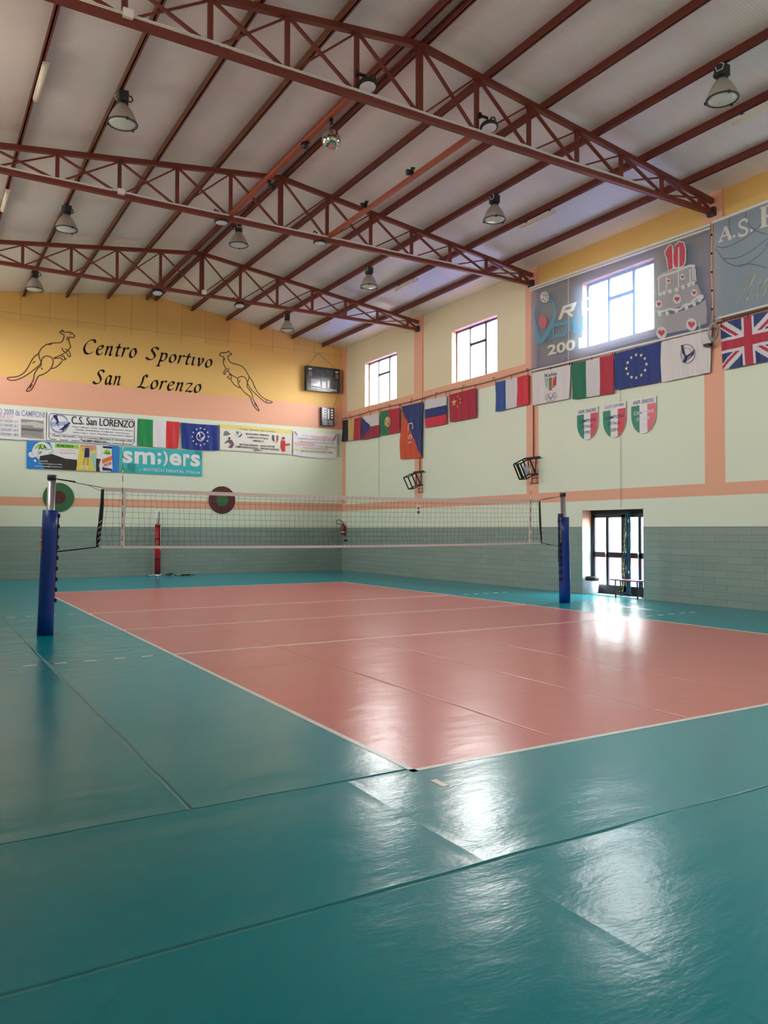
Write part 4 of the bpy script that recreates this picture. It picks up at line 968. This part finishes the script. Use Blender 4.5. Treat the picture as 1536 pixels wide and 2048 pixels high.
for k in range(4): d.disc(649.7, 820+k*5, 1.6, 1.4, BLK); d.poly(q(662, 819+k*5, 665.5, 822+k*5, .1), VINYL)
d.done()
MB().tube([B.P(*B.bil(.95, 0), -.05), B.P(*onF(677, 788, .1), -.05)], .006, GALV, 5).build('cable', B.root)

# ================================================================== right wall: flags
ROPE = mat('dark_cord', (50, 34, 34), .7)
mb = MB(); pts = []
for i in range(40):
    y = 24.2-(24.2-.8)*i/39; pts.append((XR-.09, y, 6.33-.02*math.sin(i*.9)))
mb.tube(pts, .012, ROPE, 6)
for i in range(12): mb.tube([(XR-.005, 23.6-i*1.55, 6.41), (XR-.09, 23.6-i*1.55, 6.40), (XR-.09, 23.6-i*1.55, 6.33)], .009, ROPE, 5)
o = mb.build('flag_cord'); tag(o, 'dark cord along the right wall carrying the row of flags', 'cord')
DK = mat('belgian_black', (28, 34, 48), .6); BY = mat('belgian_yellow', (196, 168, 110), .6); CR = mat('flag_crimson', (176, 40, 62), .6); CB = mat('flag_navy', (34, 52, 112), .6); CM = mat('flag_dark_crimson', (150, 36, 62), .6)
PG = mat('portuguese_green', (18, 116, 82), .6); OR = mat('flag_orange', (206, 78, 44), .6); FB = mat('french_blue', (44, 78, 146), .6); FW2 = mat('flag_offwhite', (206, 204, 204), .6); FR2 = mat('french_red', (206, 46, 66), .6)
GOLD = mat('gold_print', (206, 180, 90), .5)
def flag(lab, px, fn, seed, depth=.10, amp=.013, nx=None, **kw):
    return Board('R', 'national_flag' if 'club' not in lab and 'Italia' not in lab else 'club_flag', lab, 'flag', px, depth, group='flags along the right wall', amp=amp, seed=seed).sheet(fn, **kw)
X30 = [i/30 for i in range(31)]; X12 = [i/12 for i in range(13)]
flag('black, yellow and red vertical striped flag in the far corner', [(684.7, 841.4), (720.4, 834.8), (720.4, 879), (683.4, 883.5)], lambda a, b: DK if a < .333 else BY if a < .667 else CR, 1, xs=X30, ys=X12)
def czech(a, b): return CB if a < .55*(1-abs(2*b-1)) else (FW2 if b < .5 else CM)
flag('white and crimson flag with a blue triangle on its left', [(723.3, 834), (758.4, 825.7), (758, 873), (723, 880)], czech, 2, xs=[i/60 for i in range(61)], ys=[i/60 for i in range(61)])
B = flag('green and red flag with a round yellow emblem', [(761, 823), (799.8, 815.3), (799.8, 864.3), (761.6, 871.5)], lambda a, b: PG if a < .4 else CR, 3, xs=X30, ys=X12)
d = B.dec('armillary_emblem'); d.off += .012; d.disc(.39, .48, .155, .22, GOLD, st=True); d.disc(.39, .48, .12, .17, CR, st=True); d.ring(.39, .48, .1, .15, .012, GOLD, st=True); d.poly([(.31, .34), (.47, .34), (.47, .55), (.39, .64), (.31, .55)], FW2, st=True); d.poly([(.35, .40), (.43, .40), (.43, .52), (.39, .57), (.35, .52)], CB, st=True); d.done()
# tall CSI flag
def csi(a, b): return CB if b < (a-.0)*.98+.02 else OR
B = flag('tall hanging flag, navy and orange divided diagonally with white letters', [(803.2, 813.2), (845.4, 803.6), (842.5, 915), (800, 918.5)], csi, 4, amp=.02, xs=[i/48 for i in range(49)], ys=[i/96 for i in range(97)])
d = B.dec('white_letters'); d.off += .04
wl = lambda p: d.line(p, .035, FWH, st=True)
wl([(.38, .50-.02), (.36, .42), (.44, .36), (.56, .35), (.6, .41), (.59, .47)][::1]); wl([(.42, .58), (.40, .62), (.46, .64), (.5, .58), (.56, .57), (.60, .61), (.56, .65)]); wl([(.40, .715), (.60, .70)]); d.done()
flag('white, blue and red horizontally striped flag', [(849.6, 801), (893, 791.3), (893, 847.3), (850, 855.7)], lambda a, b: FW2 if b < .333 else CB if b < .667 else FR2, 5, xs=X12, ys=X30)
B = flag('crimson flag with one large and four small yellow stars', [(898.3, 789.8), (952, 775.5), (951.7, 834.8), (899.6, 844.7)], lambda a, b: mat('crimson_flag', (166, 34, 60), .6), 6, nx=24, ny=12) if False else Board('R', 'national_flag', 'crimson flag with one large and four small yellow stars', 'flag', [(898.3, 789.8), (952, 775.5), (951.7, 834.8), (899.6, 844.7)], .10, group='flags along the right wall', amp=.012, seed=6).sheet(lambda a, b: mat('crimson_flag', (166, 34, 60), .6))
d = B.dec('yellow_stars'); d.off += .012; d.star(.2, .32, .17, GOLD, asp=.66)
for a, b in ((.35, .14), (.43, .24), (.43, .38), (.34, .50)): d.star(a, b, .055, GOLD, asp=.66)
d.done()
flag('blue, white and red vertical striped flag beside the long gap in the row', [(990.2, 765.3), (1057, 748.9), (1056.6, 808), (990.7, 823.6)], lambda a, b: FB if a < .333 else FW2 if a < .667 else FR2, 7, xs=X30, ys=X12)
RB = mat('ring_grey', (110, 112, 110), .5)
B = flag('white Italia flag with a striped shield over five rings', [(1064, 746), (1140.7, 729), (1138.5, 797), (1065.8, 810.7)], lambda a, b: mat('satin_white', (214, 208, 206), .5), 8, amp=.008)
d = B.dec('printed_emblem'); d.off += .008; d.text('Italia', [(1090, 747.5), (1114, 743), (1114, 750), (1090, 755)], NAVY, .0)
cx = 1102.5
for k, m in enumerate((DGR, DGR, GRN, REDP, REDP, REDP)):
    xa = 1090.5+k*4; w_ = 1.2 if k in (0, 1, 3, 4) else 3
    depthk = (22, 26, 30, 30, 26, 22)[k]; yt = 757-(xa-1090)*.2
    mid = (xa+w_/2-cx)*.25
    d.poly([(xa, yt), (xa+w_, yt-.2), (xa+w_-mid*.5, yt+depthk-4 if k < 3 else yt+depthk-4), (xa-mid*1.2+.2, yt+depthk-4)], m)
for rx_, ry_ in ((1094.5, 794), (1102.3, 792), (1110, 790), (1098, 798.5), (1106, 797)): d.ring(rx_, ry_, 3.6, 5.2, .010, RB)
d.done()
flag('green, white and red striped flag on the right wall, left of the blue star flag', [(1142.7, 728.3), (1227.3, 708.6), (1226.6, 786), (1145, 799)], lambda a, b: mat('deep_flag_green', (14, 110, 82), .6) if a < .36 else FW2 if a < .68 else CR, 9, amp=.008, xs=[i*.04 for i in range(26)], ys=X12)
B = flag('blue flag with a ring of twelve pale stars on the right wall', [(1228.2, 708), (1321.6, 683), (1319.6, 763.5), (1229.9, 779.7)], lambda a, b: mat('eu_flag_blue', (26, 52, 122), .6), 10, amp=.006)
d = B.dec('star_ring'); d.off += .006
for k in range(12):
    a = 2*math.pi*k/12; d.star(.5+.215*math.cos(a), .485+.30*math.sin(a), .055, STARW, asp=.7)
d.done()
B = flag('white satin flag with navy emblem, rightmost before the pillar', [(1321.8, 682.8), (1423.3, 658), (1418, 745), (1324, 764.5)], lambda a, b: mat('satin_white', (214, 208, 206), .5), 11, amp=.02, nx=36, ny=16)
d = B.dec('club_emblem'); d.off += .016; d.ring(1375, 708, 14, 19, .014, GRY); d.ring(1375, 708, 9, 12, .008, GRY)
d.poly([(1362, 691), (1367, 689.5), (1372, 708), (1376, 712), (1370, 720), (1371, 712), (1366, 706)], NAVY); d.poly([(1366, 725), (1372, 714), (1381, 708), (1386, 702), (1390, 698), (1388, 706), (1384, 714), (1376, 719), (1372, 726)], NAVY); d.done()
# Union flag
UB = mat('union_blue', (30, 54, 112), .6); UR = mat('union_red', (176, 34, 60), .6); UW = mat('union_white', (210, 206, 208), .6)
def union(a, b):
    x = a*2-1; y = 1-b*2; X_ = x*1.5
    if abs(y) < .2 or abs(X_) < .2: return UR
    if abs(y) < .33 or abs(X_) < .33: return UW
    # diagonals
    dd = (y*1.5-X_)/math.hypot(1.5, 1) if x*y > 0 else (y*1.5+X_)/math.hypot(1.5, 1)
    if abs(dd) > .2: return UB
    s = dd*(1 if y > 0 else -1)*(1)
    red = (-.133 < dd < 0) if (x*y > 0) == (x > 0) else (0 < dd < .133)
    return UR if red else UW
def pxR(u, v, w):                                # world wall coords -> pixel, for extending past the frame
    P_ = Vector((XR-w, -u, v))-CAM; k_ = P_.dot(_f); return (768+FPX*P_.dot(_r2)/k_, 1024-FPX*P_.dot(_u2)/k_)
tl = onR(1440.5, 647, .10); bl = onR(1444.5, 739.5, .10); cc = onR(1495, 690, .10)
wid = 2*(cc[0]-tl[0])
B = flag('large British union flag at the right edge, partly behind a coiled cable', [(1440.5, 647), pxR(tl[0]+wid, tl[1]-.0, .10), pxR(bl[0]+wid, bl[1], .10), (1444.5, 739.5)], union, 12, amp=.01, xs=[i/100 for i in range(101)], ys=[i/80 for i in range(81)])

# shields
SW = mat('shield_white', (222, 220, 220), .35); SG = mat('shield_green_print', (16, 128, 98), .4); SR = mat('shield_red_print', (204, 56, 66), .4); SR2 = mat('shield_faded_red', (216, 104, 110), .4)
def shield(lab, tl, tr, bot_, head, year, rm, tcol):
    h = .32; u0, v0 = onR(*tl, .04); u1, v1 = onR(*tr, .04); ub, vb = onR(*bot_, .04); H = v0-vb; W = u1-u0
    Mx = Matrix(((0, 0, -1, XR), (-1, 0, 0, -(u0+u1)/2), (0, 1, 0, (v0+v1)/2), (0, 0, 0, 1)))
    def outline(s=1.0, z=0):
        pts = [(-W/2*s, 0), (-W/2*s, -H*.45)]
        for k in range(1, 12): a = math.pi/2*k/12; pts.append((-W/2*s*math.cos(a), -H*.45-(H*.55)*s*math.sin(a)))
        pts.append((0, -H*.45-H*.55*s)); pts += [(-x, y) for x, y in pts[::-1][1:]]
        return pts
    def halfw(y):
        if y > -H*.45: return W/2
        t_ = min(1, (-y-H*.45)/(H*.55)); return W/2*math.sqrt(max(0, 1-t_*t_))
    P_ = outline(); n_ = len(P_); mb = MB()
    V = [(x, y, .04) for x, y in P_]+[(x, y, .03) for x, y in P_]
    mb.add(V, [tuple(range(n_)), tuple(range(2*n_-1, n_-1, -1))]+[(i, i+n_, (i+1) % n_+n_, (i+1) % n_) for i in range(n_)], SW)
    o = mb.build('wall_shield', mw=Mx); tag(o, lab, 'shield', 'tricolour champion shields')
    mb = MB(); ys_ = [-H*(.19+.81*k/24) for k in range(25)]
    for s_, m in ((-1, SG), (1, rm)):
        xin = W*.155
        L_ = [(s_*max(xin, halfw(y)-.004), y) for y in ys_ if halfw(y) > xin]
        pl = [(s_*xin, ys_[0])]+L_+[(s_*xin, L_[-1][1])]
        if s_ > 0: pl = pl[::-1]
        mb.add([(x, y, .0412) for x, y in pl], [tuple(range(len(pl)))], m)
    mb.build('colour_panels', o)
    mb = MB()
    for txt, cx_, cy_, w_, h_, m, z in ((head, .0, -.10, .84, .11, NAVY, .0424), ('CAMPIONI', 0, -.40, .78, .10, tcol, .0424), ("D'ITALIA", .0, -.58, .54, .09, tcol, .0424), (year, 0, -.77, .3, .10, tcol, .0424)):
        vs, fs, (x0_, y0_, x1_, y1_) = text2d(txt, .01)
        mb.add([((cx_-w_/2+w_*(x-x0_)/(x1_-x0_))*W, (cy_-h_/2+h_*(y-y0_)/(y1_-y0_))*H, z) for x, y in vs], fs, m)
    mb.build('printed_text', o)
shield('leftmost tricolour shield dated 1992', (1153.7, 819.4), (1195.6, 811.3), (1174, 879.8), 'ANSPI  SENIORES', '1992', mat('shield_red_soft', (206, 74, 84), .4), NAVY)
shield('middle tricolour shield dated 2001', (1205.6, 809.7), (1251.5, 802.3), (1228, 875), 'CSI JOY CUP OPEN', '2001', SR, NAVY)
shield('rightmost tricolour shield with pale lettering and faded red side', (1262, 800), (1312, 791.3), (1287, 866.9), 'ANSPI  SENIORES', '1995', SR2, mat('shield_pale_text', (214, 218, 232), .4))

# cord ties holding each flag of the right wall
for o in [o for o in COL.objects if o.get('group') == 'flags along the right wall']:
    vs = [v.co for v in o.data.vertices]; xs_ = [v.x for v in vs]; x0_, x1_ = min(xs_), max(xs_); top0 = 0
    mb = MB()
    for xx in (x0_+.03, (x0_+x1_)/2, x1_-.03):
        near = [v for v in vs if abs(v.x-xx) < .12]; zt_ = max(v.y for v in near); zc_ = 6.335-o.matrix_world.translation.z
        zz = [v.z for v in near if v.y > zt_-.05][0]
        mb.bar((xx, zt_-.03, zz+.004), (xx, max(zc_, zt_+.02), .092), .012, .012, ROPE)
    mb.build('tie', o)

# ================================================================== big mesh banners over the upper windows
MESHB = mesh_banner_mat('blue_grey_mesh', (112, 142, 176), .42); MESHC = mesh_banner_mat('light_blue_mesh', (146, 166, 180), .12, .2)
MW_ = mesh_banner_mat('print_offwhite', (240, 238, 224), .15, 0); MCY = mesh_banner_mat('print_steel_blue', (104, 176, 206), .22, 0); MRD = mesh_banner_mat('print_muted_red', (222, 120, 128), .2, 0)
MSH = mesh_banner_mat('print_cake_grey', (186, 184, 186), .12, .08); MLG = mesh_banner_mat('print_icing', (232, 230, 228), .08, 0); MDK = mesh_banner_mat('print_dark_line', (70, 82, 96), .2, 0); MHT = mesh_banner_mat('print_heart', (214, 84, 98), .08, 0)
W1 = .17
B = Board('R', 'mesh_banner', 'blue-grey mesh banner over the bright window, printed with a birthday cake', 'banner', [(1062, 581), (1420.5, 456), (1422.5, 655.5), (1062, 742)], W1, group='mesh banners over windows', amp=0, seed=2)
B.sheet(lambda a, b: MESHB, 40, 10, thick=0)
r = MB()
for a, b, rr in ((B.bil(-.005, -.03), B.bil(1.0, -.035), .035), (B.bil(-.005, .0), B.bil(1.0, -.0), .025), (B.bil(-.008, 1.0), B.bil(1.003, 1.0), .022)):
    r.tube([(a[0]-B.u0, a[1]-B.v0, W1), (b[0]-B.u0, b[1]-B.v0, W1)], rr, WHITE, 10)
r.build('edge_tube', B.root)
S = .16667; cp = lambda pts: [(1280+x*S, 460+y*S) for x, y in pts]
d = B.dec('printed_cake'); d.off = max(d.off, .004)
d.poly(cp([(205, 760), (690, 650), (735, 760), (700, 860), (205, 1000)]), MSH)
d.poly(cp([(205, 560), (270, 510), (560, 430), (660, 430), (685, 620), (470, 700), (210, 780)]), MSH)
d.poly(cp([(205, 1010), (400, 1010), (700, 900), (790, 830), (805, 960), (800, 1120), (640, 1180), (205, 1270)]), MSH)
for pts in ([(210, 600), (250, 560), (300, 540), (370, 520), (430, 500), (480, 480), (540, 450), (600, 430), (660, 435)], [(205, 980), (280, 975), (350, 950), (410, 955), (480, 950), (540, 900), (600, 890), (640, 850), (700, 800), (760, 790)]): d.line(cp(pts), .055, MLG, smooth=4)
for x_, y_ in ((240, 770), (290, 755), (360, 735), (440, 715), (520, 685), (590, 660), (640, 640), (240, 1010), (330, 1000), (440, 970), (560, 930), (655, 890), (720, 840), (745, 805)): d.disc(*cp([(x_, y_)])[0], 4, 4.6, MLG, 12)
for x_, y0_, y1_ in ((230, 590, 760), (320, 560, 740), (465, 510, 690), (605, 470, 640), (640, 450, 600), (665, 470, 610)): d.line(cp([(x_, y0_), (x_+4, y1_)]), .035, MLG)
def heart(cx_, cy_, s_, ring=True):
    c0 = cp([(cx_, cy_)])[0]
    if ring: d.disc(c0[0], c0[1], s_*1.5, s_*1.75, MLG, 20)
    pts = []
    for k in range(24):
        t_ = 2*math.pi*k/24; pts.append((c0[0]+s_*.062*16*math.sin(t_)**3, c0[1]-s_*.07*(13*math.cos(t_)-5*math.cos(2*t_)-2*math.cos(3*t_)-math.cos(4*t_))))
    d.poly(pts, MHT)
heart(450, 830, 5.5); heart(655, 755, 4.2); heart(232, 890, 4.4); heart(625, 1135, 7.2); heart(265, 1235, 7); heart(518, 565, 3.6); heart(352, 615, 3.2)
d.poly(cp([(300, 255), (345, 190), (375, 170), (405, 190), (410, 260), (425, 180), (480, 130), (540, 150), (562, 230), (560, 380), (540, 430), (480, 470), (425, 465), (345, 500), (325, 360), (310, 320)]), MLG)
d.poly(cp([(312, 265), (350, 205), (378, 180), (392, 200), (400, 460), (350, 490), (335, 350), (318, 310)]), MHT)
d.poly(cp([(410, 300), (425, 200), (478, 145), (530, 160), (550, 240), (546, 380), (525, 430), (480, 445), (430, 450), (412, 400)]), MHT); d.poly(cp([(465, 215), (482, 200), (482, 440), (466, 445)]), MLG)
d.done()
S2 = .13021; cq = lambda pts: [(1020+x*S2, 560+y*S2) for x, y in pts]
d = B.dec('printed_logo'); d.off = max(d.off, .004)
c0 = cq([(543, 265)])[0]; d.disc(c0[0], c0[1], 8.6, 11, MW_, 24)
for pts in ([(500, 230), (545, 240), (560, 300), (545, 340)], [(520, 200), (560, 210), (600, 250)], [(490, 290), (520, 300), (550, 330)], [(560, 230), (590, 280), (585, 310)], [(520, 250), (520, 290), (535, 320)]): d.line(cq(pts), .018, MDK, smooth=3)  # dark lines printed on the ball
d.poly(cq([(500, 385), (450, 358), (400, 385), (372, 470), (362, 560), (372, 700), (400, 850), (430, 985), (515, 970), (590, 870), (670, 720), (722, 560), (715, 420), (680, 320), (630, 295), (580, 340), (640, 325), (670, 370), (690, 470), (680, 560), (620, 690), (550, 800), (490, 905), (440, 760), (405, 620), (390, 540), (400, 450), (430, 385), (470, 375)]), MCY)
c0 = cq([(515, 645)])[0]; d.disc(c0[0], c0[1], 8.4, 13, MRD, 24)
d.done()
d = B.dec('printed_letters'); d.off = max(d.off, .004)
d.poly(cq([(752, 615), (825, 405), (1042, 335), (990, 470), (930, 500), (990, 550), (950, 570), (870, 500), (840, 510), (800, 605)]), MW_); d.poly(cq([(850, 470), (870, 430), (960, 402), (940, 448)]), MESHB)
d.poly(cq([(1115, 330), (1150, 290), (1230, 262), (1230, 300), (1155, 320), (1150, 450), (1230, 430), (1230, 470), (1140, 492), (1115, 460)]), MW_)
d.line(cq([(680, 700), (680, 870), (860, 840), (890, 660)]), .11, MCY, closed=True); d.line(cq([(935, 640), (930, 790)]), .08, MCY); d.line(cq([(1010, 580), (1005, 800), (1090, 760)]), .12, MCY); d.line(cq([(1120, 560), (1120, 760), (1190, 740)]), .12, MCY)
d.text('2001', [cq([(590, 1010)])[0], cq([(1115, 880)])[0], cq([(1115, 1050)])[0], cq([(590, 1165)])[0]], MW_, .03)
d.done()
# seam lines of the three joined widths
d = B.dec('fabric_seam'); d.off = .005; d.line([(1137, 555), (1137, 727)], .02, MW_); d.line([(1314.5, 494), (1314.5, 682)], .015, MESHB); d.done()

tl = (1427.5, 444); bl_ = (1430, 638); u0_, v0_ = onR(*tl, W1); u1_, v1_ = onR(*bl_, W1)
B = Board('R', 'mesh_banner', 'pale blue mesh banner with a volleyball print and white serif letters at the right edge', 'banner', [tl, pxR(u0_+5.75, v0_, W1), pxR(u1_+5.75, v1_, W1), bl_], W1, group='mesh banners over windows', amp=0, seed=5)
B.sheet(lambda a, b: MESHC, 40, 10, thick=0)
r = MB()
for a, b, rr in ((B.bil(-.003, 0), B.bil(1.0, 0), .035), (B.bil(-.003, 1.0), B.bil(1.0, 1.0), .025)):
    r.tube([(a[0]-B.u0, a[1]-B.v0, W1), (b[0]-B.u0, b[1]-B.v0, W1)], rr, WHITE, 10)
r.build('edge_tube', B.root)
S3 = .19541; cr = lambda pts: [(1400+x*S3, 360+y*S3) for x, y in pts]
MDK2 = mesh_banner_mat('print_ball_line', (112, 128, 144), .15, 0)
d = B.dec('printed_ball'); d.off = max(d.off, .004)
for pts in ([(165, 680), (260, 690), (400, 630), (560, 520), (640, 430)], [(210, 780), (260, 805), (400, 790), (550, 710), (690, 600)], [(160, 700), (260, 830), (380, 880), (480, 860), (640, 740), (700, 640)], [(310, 370), (300, 450), (320, 560)], [(470, 330), (480, 420), (560, 510), (690, 560)], [(380, 880), (520, 860), (690, 900)]): d.line(cr(pts), .022, MDK2, smooth=5)
d.done()
d = B.dec('printed_letters'); d.off = max(d.off, .004)
L = lambda pts, w_=.055: d.line(cr(pts), w_, MW_)
L([(205, 630), (258, 480)], .03); L([(258, 480), (312, 600)], .075); L([(222, 580), (292, 560)], .03); L([(188, 638), (238, 620)], .028); L([(290, 612), (328, 598)], .028)
d.disc(*cr([(350, 576)])[0], 2.6, 3, MW_, 16); d.disc(*cr([(529, 517)])[0], 2.6, 3, MW_, 16)
L(crom([(484, 430), (470, 405), (430, 415), (405, 445), (415, 478), (450, 490), (482, 510), (478, 545), (435, 572), (400, 560)], 5), .05); L([(482, 398), (484, 440)], .02); L([(398, 540), (400, 580)], .02)
L([(655, 275), (655, 480)], .11); L([(617, 290), (760, 245)], .03); L([(617, 490), (760, 445)], .03); L([(655, 375), (740, 350)], .03); L(crom([(690, 262), (760, 250), (790, 300), (750, 352), (690, 372)], 5), .06); L(crom([(700, 365), (790, 360), (810, 420), (760, 450), (700, 470)], 5), .07)
d.text('Il so', [cr([(415, 1100)])[0], cr([(700, 1010)])[0], cr([(690, 1175)])[0], cr([(378, 1265)])[0]], MW_, nib=dict(nw=.13, hair=.1, shear=.35, space=.12))
d.done()

# ================================================================== small things on the right wall
BT = mat('black_steel_tube', (12, 14, 14), .5)
def cage(name_label, y, z, tilt, sz, extra):
    t = empty('wall_cage', (XR, y, z), name_label, 'wall cage', 'tilted wire cages on the pillars')
    # swivel frame on the pillar
    k_ = sz
    mb = MB().bar((-.10, -.32, .47), (-.10, .32, .47), .05, .045, BT).bar((-.0, .0, .47), (-.12, 0, .47), .05, .04, BT)
    mb.bar((-.10, -.17, .47), (-.09, -.13, -.0), .022, .022, BT).bar((-.10, .17, .47), (-.09, .15, .0), .022, .022, BT).bar((.03, .0, -.0), (-.10, 0, -.0), .3, .03, BT).build('mount_bracket', t)
    MB().tube([(-.045, .0, .47), (-.045, .0, 2.3)], .016, mat('brown_conduit', (110, 50, 36), .5), 8).build('conduit', t)
    # wire box, its lower inner edge on the frame, its top swung out into the hall
    mb = MB()
    def Q(i, j, k): return (-.10-.53*k_+(.21*i+.32*k)*k_, (.14-.28*j)*k_, .25*k_+(-.40*i+.15*k)*k_)
    C = [(i, j, k) for i in (0, 1) for j in (0, 1) for k in (0, 1)]
    for c in C:
        for ax in range(3):
            if c[ax] == 0:
                e = list(c); e[ax] = 1; mb.bar(Q(*c), Q(*e), .032, .032, BT)
    mb.build('wire_frame', t)
    if extra:
        p = Vector(Q(.62, .6, .55)); MB().lathe([(.0, -.09), (.06, -.09), (.09, .12), (.085, .12), (.055, -.08)], mat('pale_lilac_plastic', (190, 190, 214), .5), 16, c=tuple(p)).build('plastic_tub', t)
        MB().bar(Q(0, .5, .0), Q(1, .5, .0), .09, .03, BT).build('panel', t)
    # painted mounting box
    MB().box((-.012, -.16, -.12), (0, .16, -.10), BROWN_LT).box((-.012, -.16, -.27), (0, .16, -.25), BROWN_LT).box((-.012, -.13, -.27), (0, -.11, -.10), BROWN_LT).box((-.012, .11, -.27), (0, .13, -.10), BROWN_LT).build('wall_bracket', t)
    return t
cage('black tilted wire cage under the tall navy and orange flag', 18.45, 3.28, 0, 1.0, False)
cage('black tilted wire cage holding a pale plastic tub, left of the three shields', 12.52, 3.31, 0, 1.06, True)

# suspension wires
for y, z0, z1, lab in ((21.32, 2.9, 6.32, 'thin vertical wire on the far bay of the right wall'), (9.28, 2.26, 6.2, 'thin vertical wire above the glazed door')):
    o = MB().tube([(XR-.03, y, z0), (XR-.03, y, z1)], .004, GALV, 5).build('hanging_wire'); tag(o, lab, 'wire')

# net rolled up in front of the door
BN = mat('blue_green_net', (22, 74, 96), .8); YN = mat('yellow_net', (196, 196, 90), .8)
t = empty('gathered_net', (XR+.22, 9.27, 0), 'gathered blue and yellow curtain net hanging in front of the glazed door', 'net')
mb = MB(); random.seed(5)
for k in range(26):
    a = 2*math.pi*k/26; pts = []
    for j in range(15):
        z = 2.16-2.1*j/14; rr = .05+.012*math.sin(j*1.3+k); pts.append((.05*math.cos(a+z*1.5), rr*math.sin(a+z*1.5), z))
    mb.tube(pts, .008, BN, 4)
mb.build('blue_bundle', t)
mb = MB()
for k in range(5):
    pts = [(.0+.02*math.sin(k), .10+.16*(j/10)**1.4*(.4+k*.2)+.02*math.sin(j*2+k), 2.1-2.0*j/10) for j in range(11)]; mb.tube(pts, .006, YN if k % 2 else BN, 4)
for j in range(14):
    z = 2.0-1.85*j/13; f = ((2.1-z)/2)**1.4; mb.tube([(0, .10+.06*f, z), (0, .13+.19*f, z-.03)], .006, YN, 4)
mb.build('yellow_net', t)
mb = MB().tube([(0, .06, 1.08), (.02, .12, 1.12), (.0, .22, 1.02), (.02, .1, .98)], .03, BN, 8); mb.build('knot', t)
o = MB().tube([(-.02, .38, .03), (-.04, .2, .02), (0, .1, .08), (.03, 0, .03), (.0, -.12, .06), (-.03, .05, .12), (0, .22, .06), (.02, .32, .03)], .016, BN, 6, closed=False).build('floor_coil', t)
# bin
t = empty('waste_bin', (XR+.13, 10.42, .02), 'white waste bin with black liner in the door recess', 'bin')
mb = MB().lathe([(.0, 0), (.13, 0), (.15, .04), (.175, .42), (.168, .42), (.145, .05), (0, .03)], mat('bin_white', (214, 218, 232), .4), 28); mb.build('bucket', t)
MB().lathe([(.178, .34), (.185, .40), (.18, .445), (.16, .45), (.155, .40)], BLACK, 28).build('bin_liner', t)
# bench
t = empty('low_bench', (XR+.02, 9.0, 0), 'low bench with a thin reddish board in front of the right door leaf', 'bench')
MB().box((-.14, -.36, .42), (.10, .56, .455), mat('bench_red', (150, 84, 84), .5)).build('seat', t)
for y in (-.28, .42):
    for x_ in (-.11, .07): MB().bar((x_, y, .42), (x_, y-.01, .0), .028, .028, BT).build('leg', t)
# extinguisher and signs
ez = 1.48; t = empty('fire_extinguisher', (XR-.13, 24.06, ez), 'red fire extinguisher with black hose in the far corner', 'fire extinguisher')
RX = mat('extinguisher_red', (150, 26, 36), .3)
MB().lathe([(.0, 0), (.085, .0), (.09, .02), (.09, .38), (.07, .44), (.03, .47), (.03, .5), (0, .5)], RX, 24).build('cylinder', t)
MB().lathe([(.0915, .10), (.0915, .15)], VINYL, 24).build('paper_label', t)
MB().lathe([(.0, .5), (.028, .5), (.028, .55), (0, .55)], ALU, 12).bar((0, 0, .55), (-.09, .06, .6), .02, .012, RX).bar((0, 0, .53), (-.09, .06, .54), .02, .012, BLACK).build('valve', t)
MB().tube([(-.02, 0, .54), (-.10, -.02, .60), (-.22, .04, .63), (-.30, .06, .55), (-.26, .04, .47), (-.14, .0, .45), (-.09, 0, .44)], .014, BLACK, 8).build('hose', t)
MB().box((.07, -.03, .3), (.129, .03, .34), BLACK).build('wall_hook', t)
u, v = onR(682, 1077, .01); o = MB().box((XR-.012, 23.93, 1.21), (XR-.001, 24.2, 1.3), BLACK).build('wall_tag'); tag(o, 'small black tag on the wall under the fire extinguisher', 'sign')
u, v = onR(837, 1020, .01); o = MB().box((XR-.012, -u-.1, v-.17), (XR-.001, -u+.1, v+.17), VINYL).build('safety_sign'); tag(o, 'small white safety notice with a red symbol on the pillar line', 'sign')
m_ = MB().lathe([(.06, 0), (.06, .003)], REDP, 20, smooth=False).build('red_symbol'); m_.parent = o; m_.matrix_world = Matrix(((0, 0, -1, XR-.012), (-1, 0, 0, -u), (0, 1, 0, v+.07), (0, 0, 0, 1)))
m_ = MB().box((XR-.014, -u-.07, v-.13), (XR-.012, -u+.07, v-.03), NAVY).build('text_block'); m_.parent = o
# coiled cable by the union flag
t = empty('coiled_cable', (XR-.27, 6.40, 6.08), 'coiled pale cable hung on the pillar in front of the union flag', 'cable')
mb = MB()
for k in range(5):
    R_ = .17-.012*k; mb.tube([(-.012*k, R_*math.cos(a)*.8-.01*k, R_*math.sin(a)*1.25) for a in [2*math.pi*i/28 for i in range(28)]], .009, mat('pale_cable', (150, 156, 150), .5), 5, closed=True)
mb.tube([(0, 0, .2), (.02, -.03, .3), (.08, .02, .36)], .01, GALV, 6); mb.build('cable_loops', t)
MB().tube([(.0, .30, .15), (.02, .33, -.05), (0, .27, -.22), (.02, .36, -.2), (.02, .36, .3)], .008, WHITE, 5).box((.0, .12, -.28), (.14, .26, -.22), BLACK).build('loose_end', t)
# white lacing line down the pillar
t = MB().tube([(XR-.10, 6.53, 8.55), (XR-.10, 6.56, 7.6), (XR-.10, 6.53, 6.8), (XR-.10, 6.55, 6.3)], .013, WHITE, 6)
for k in range(6): t.box((XR-.125, 6.52, 8.3-k*.42), (XR-.105, 6.56, 8.34-k*.42), BLACK)
o = t.build('lacing_cord'); tag(o, 'white knotted cord down the pillar between the two mesh banners', 'cord')
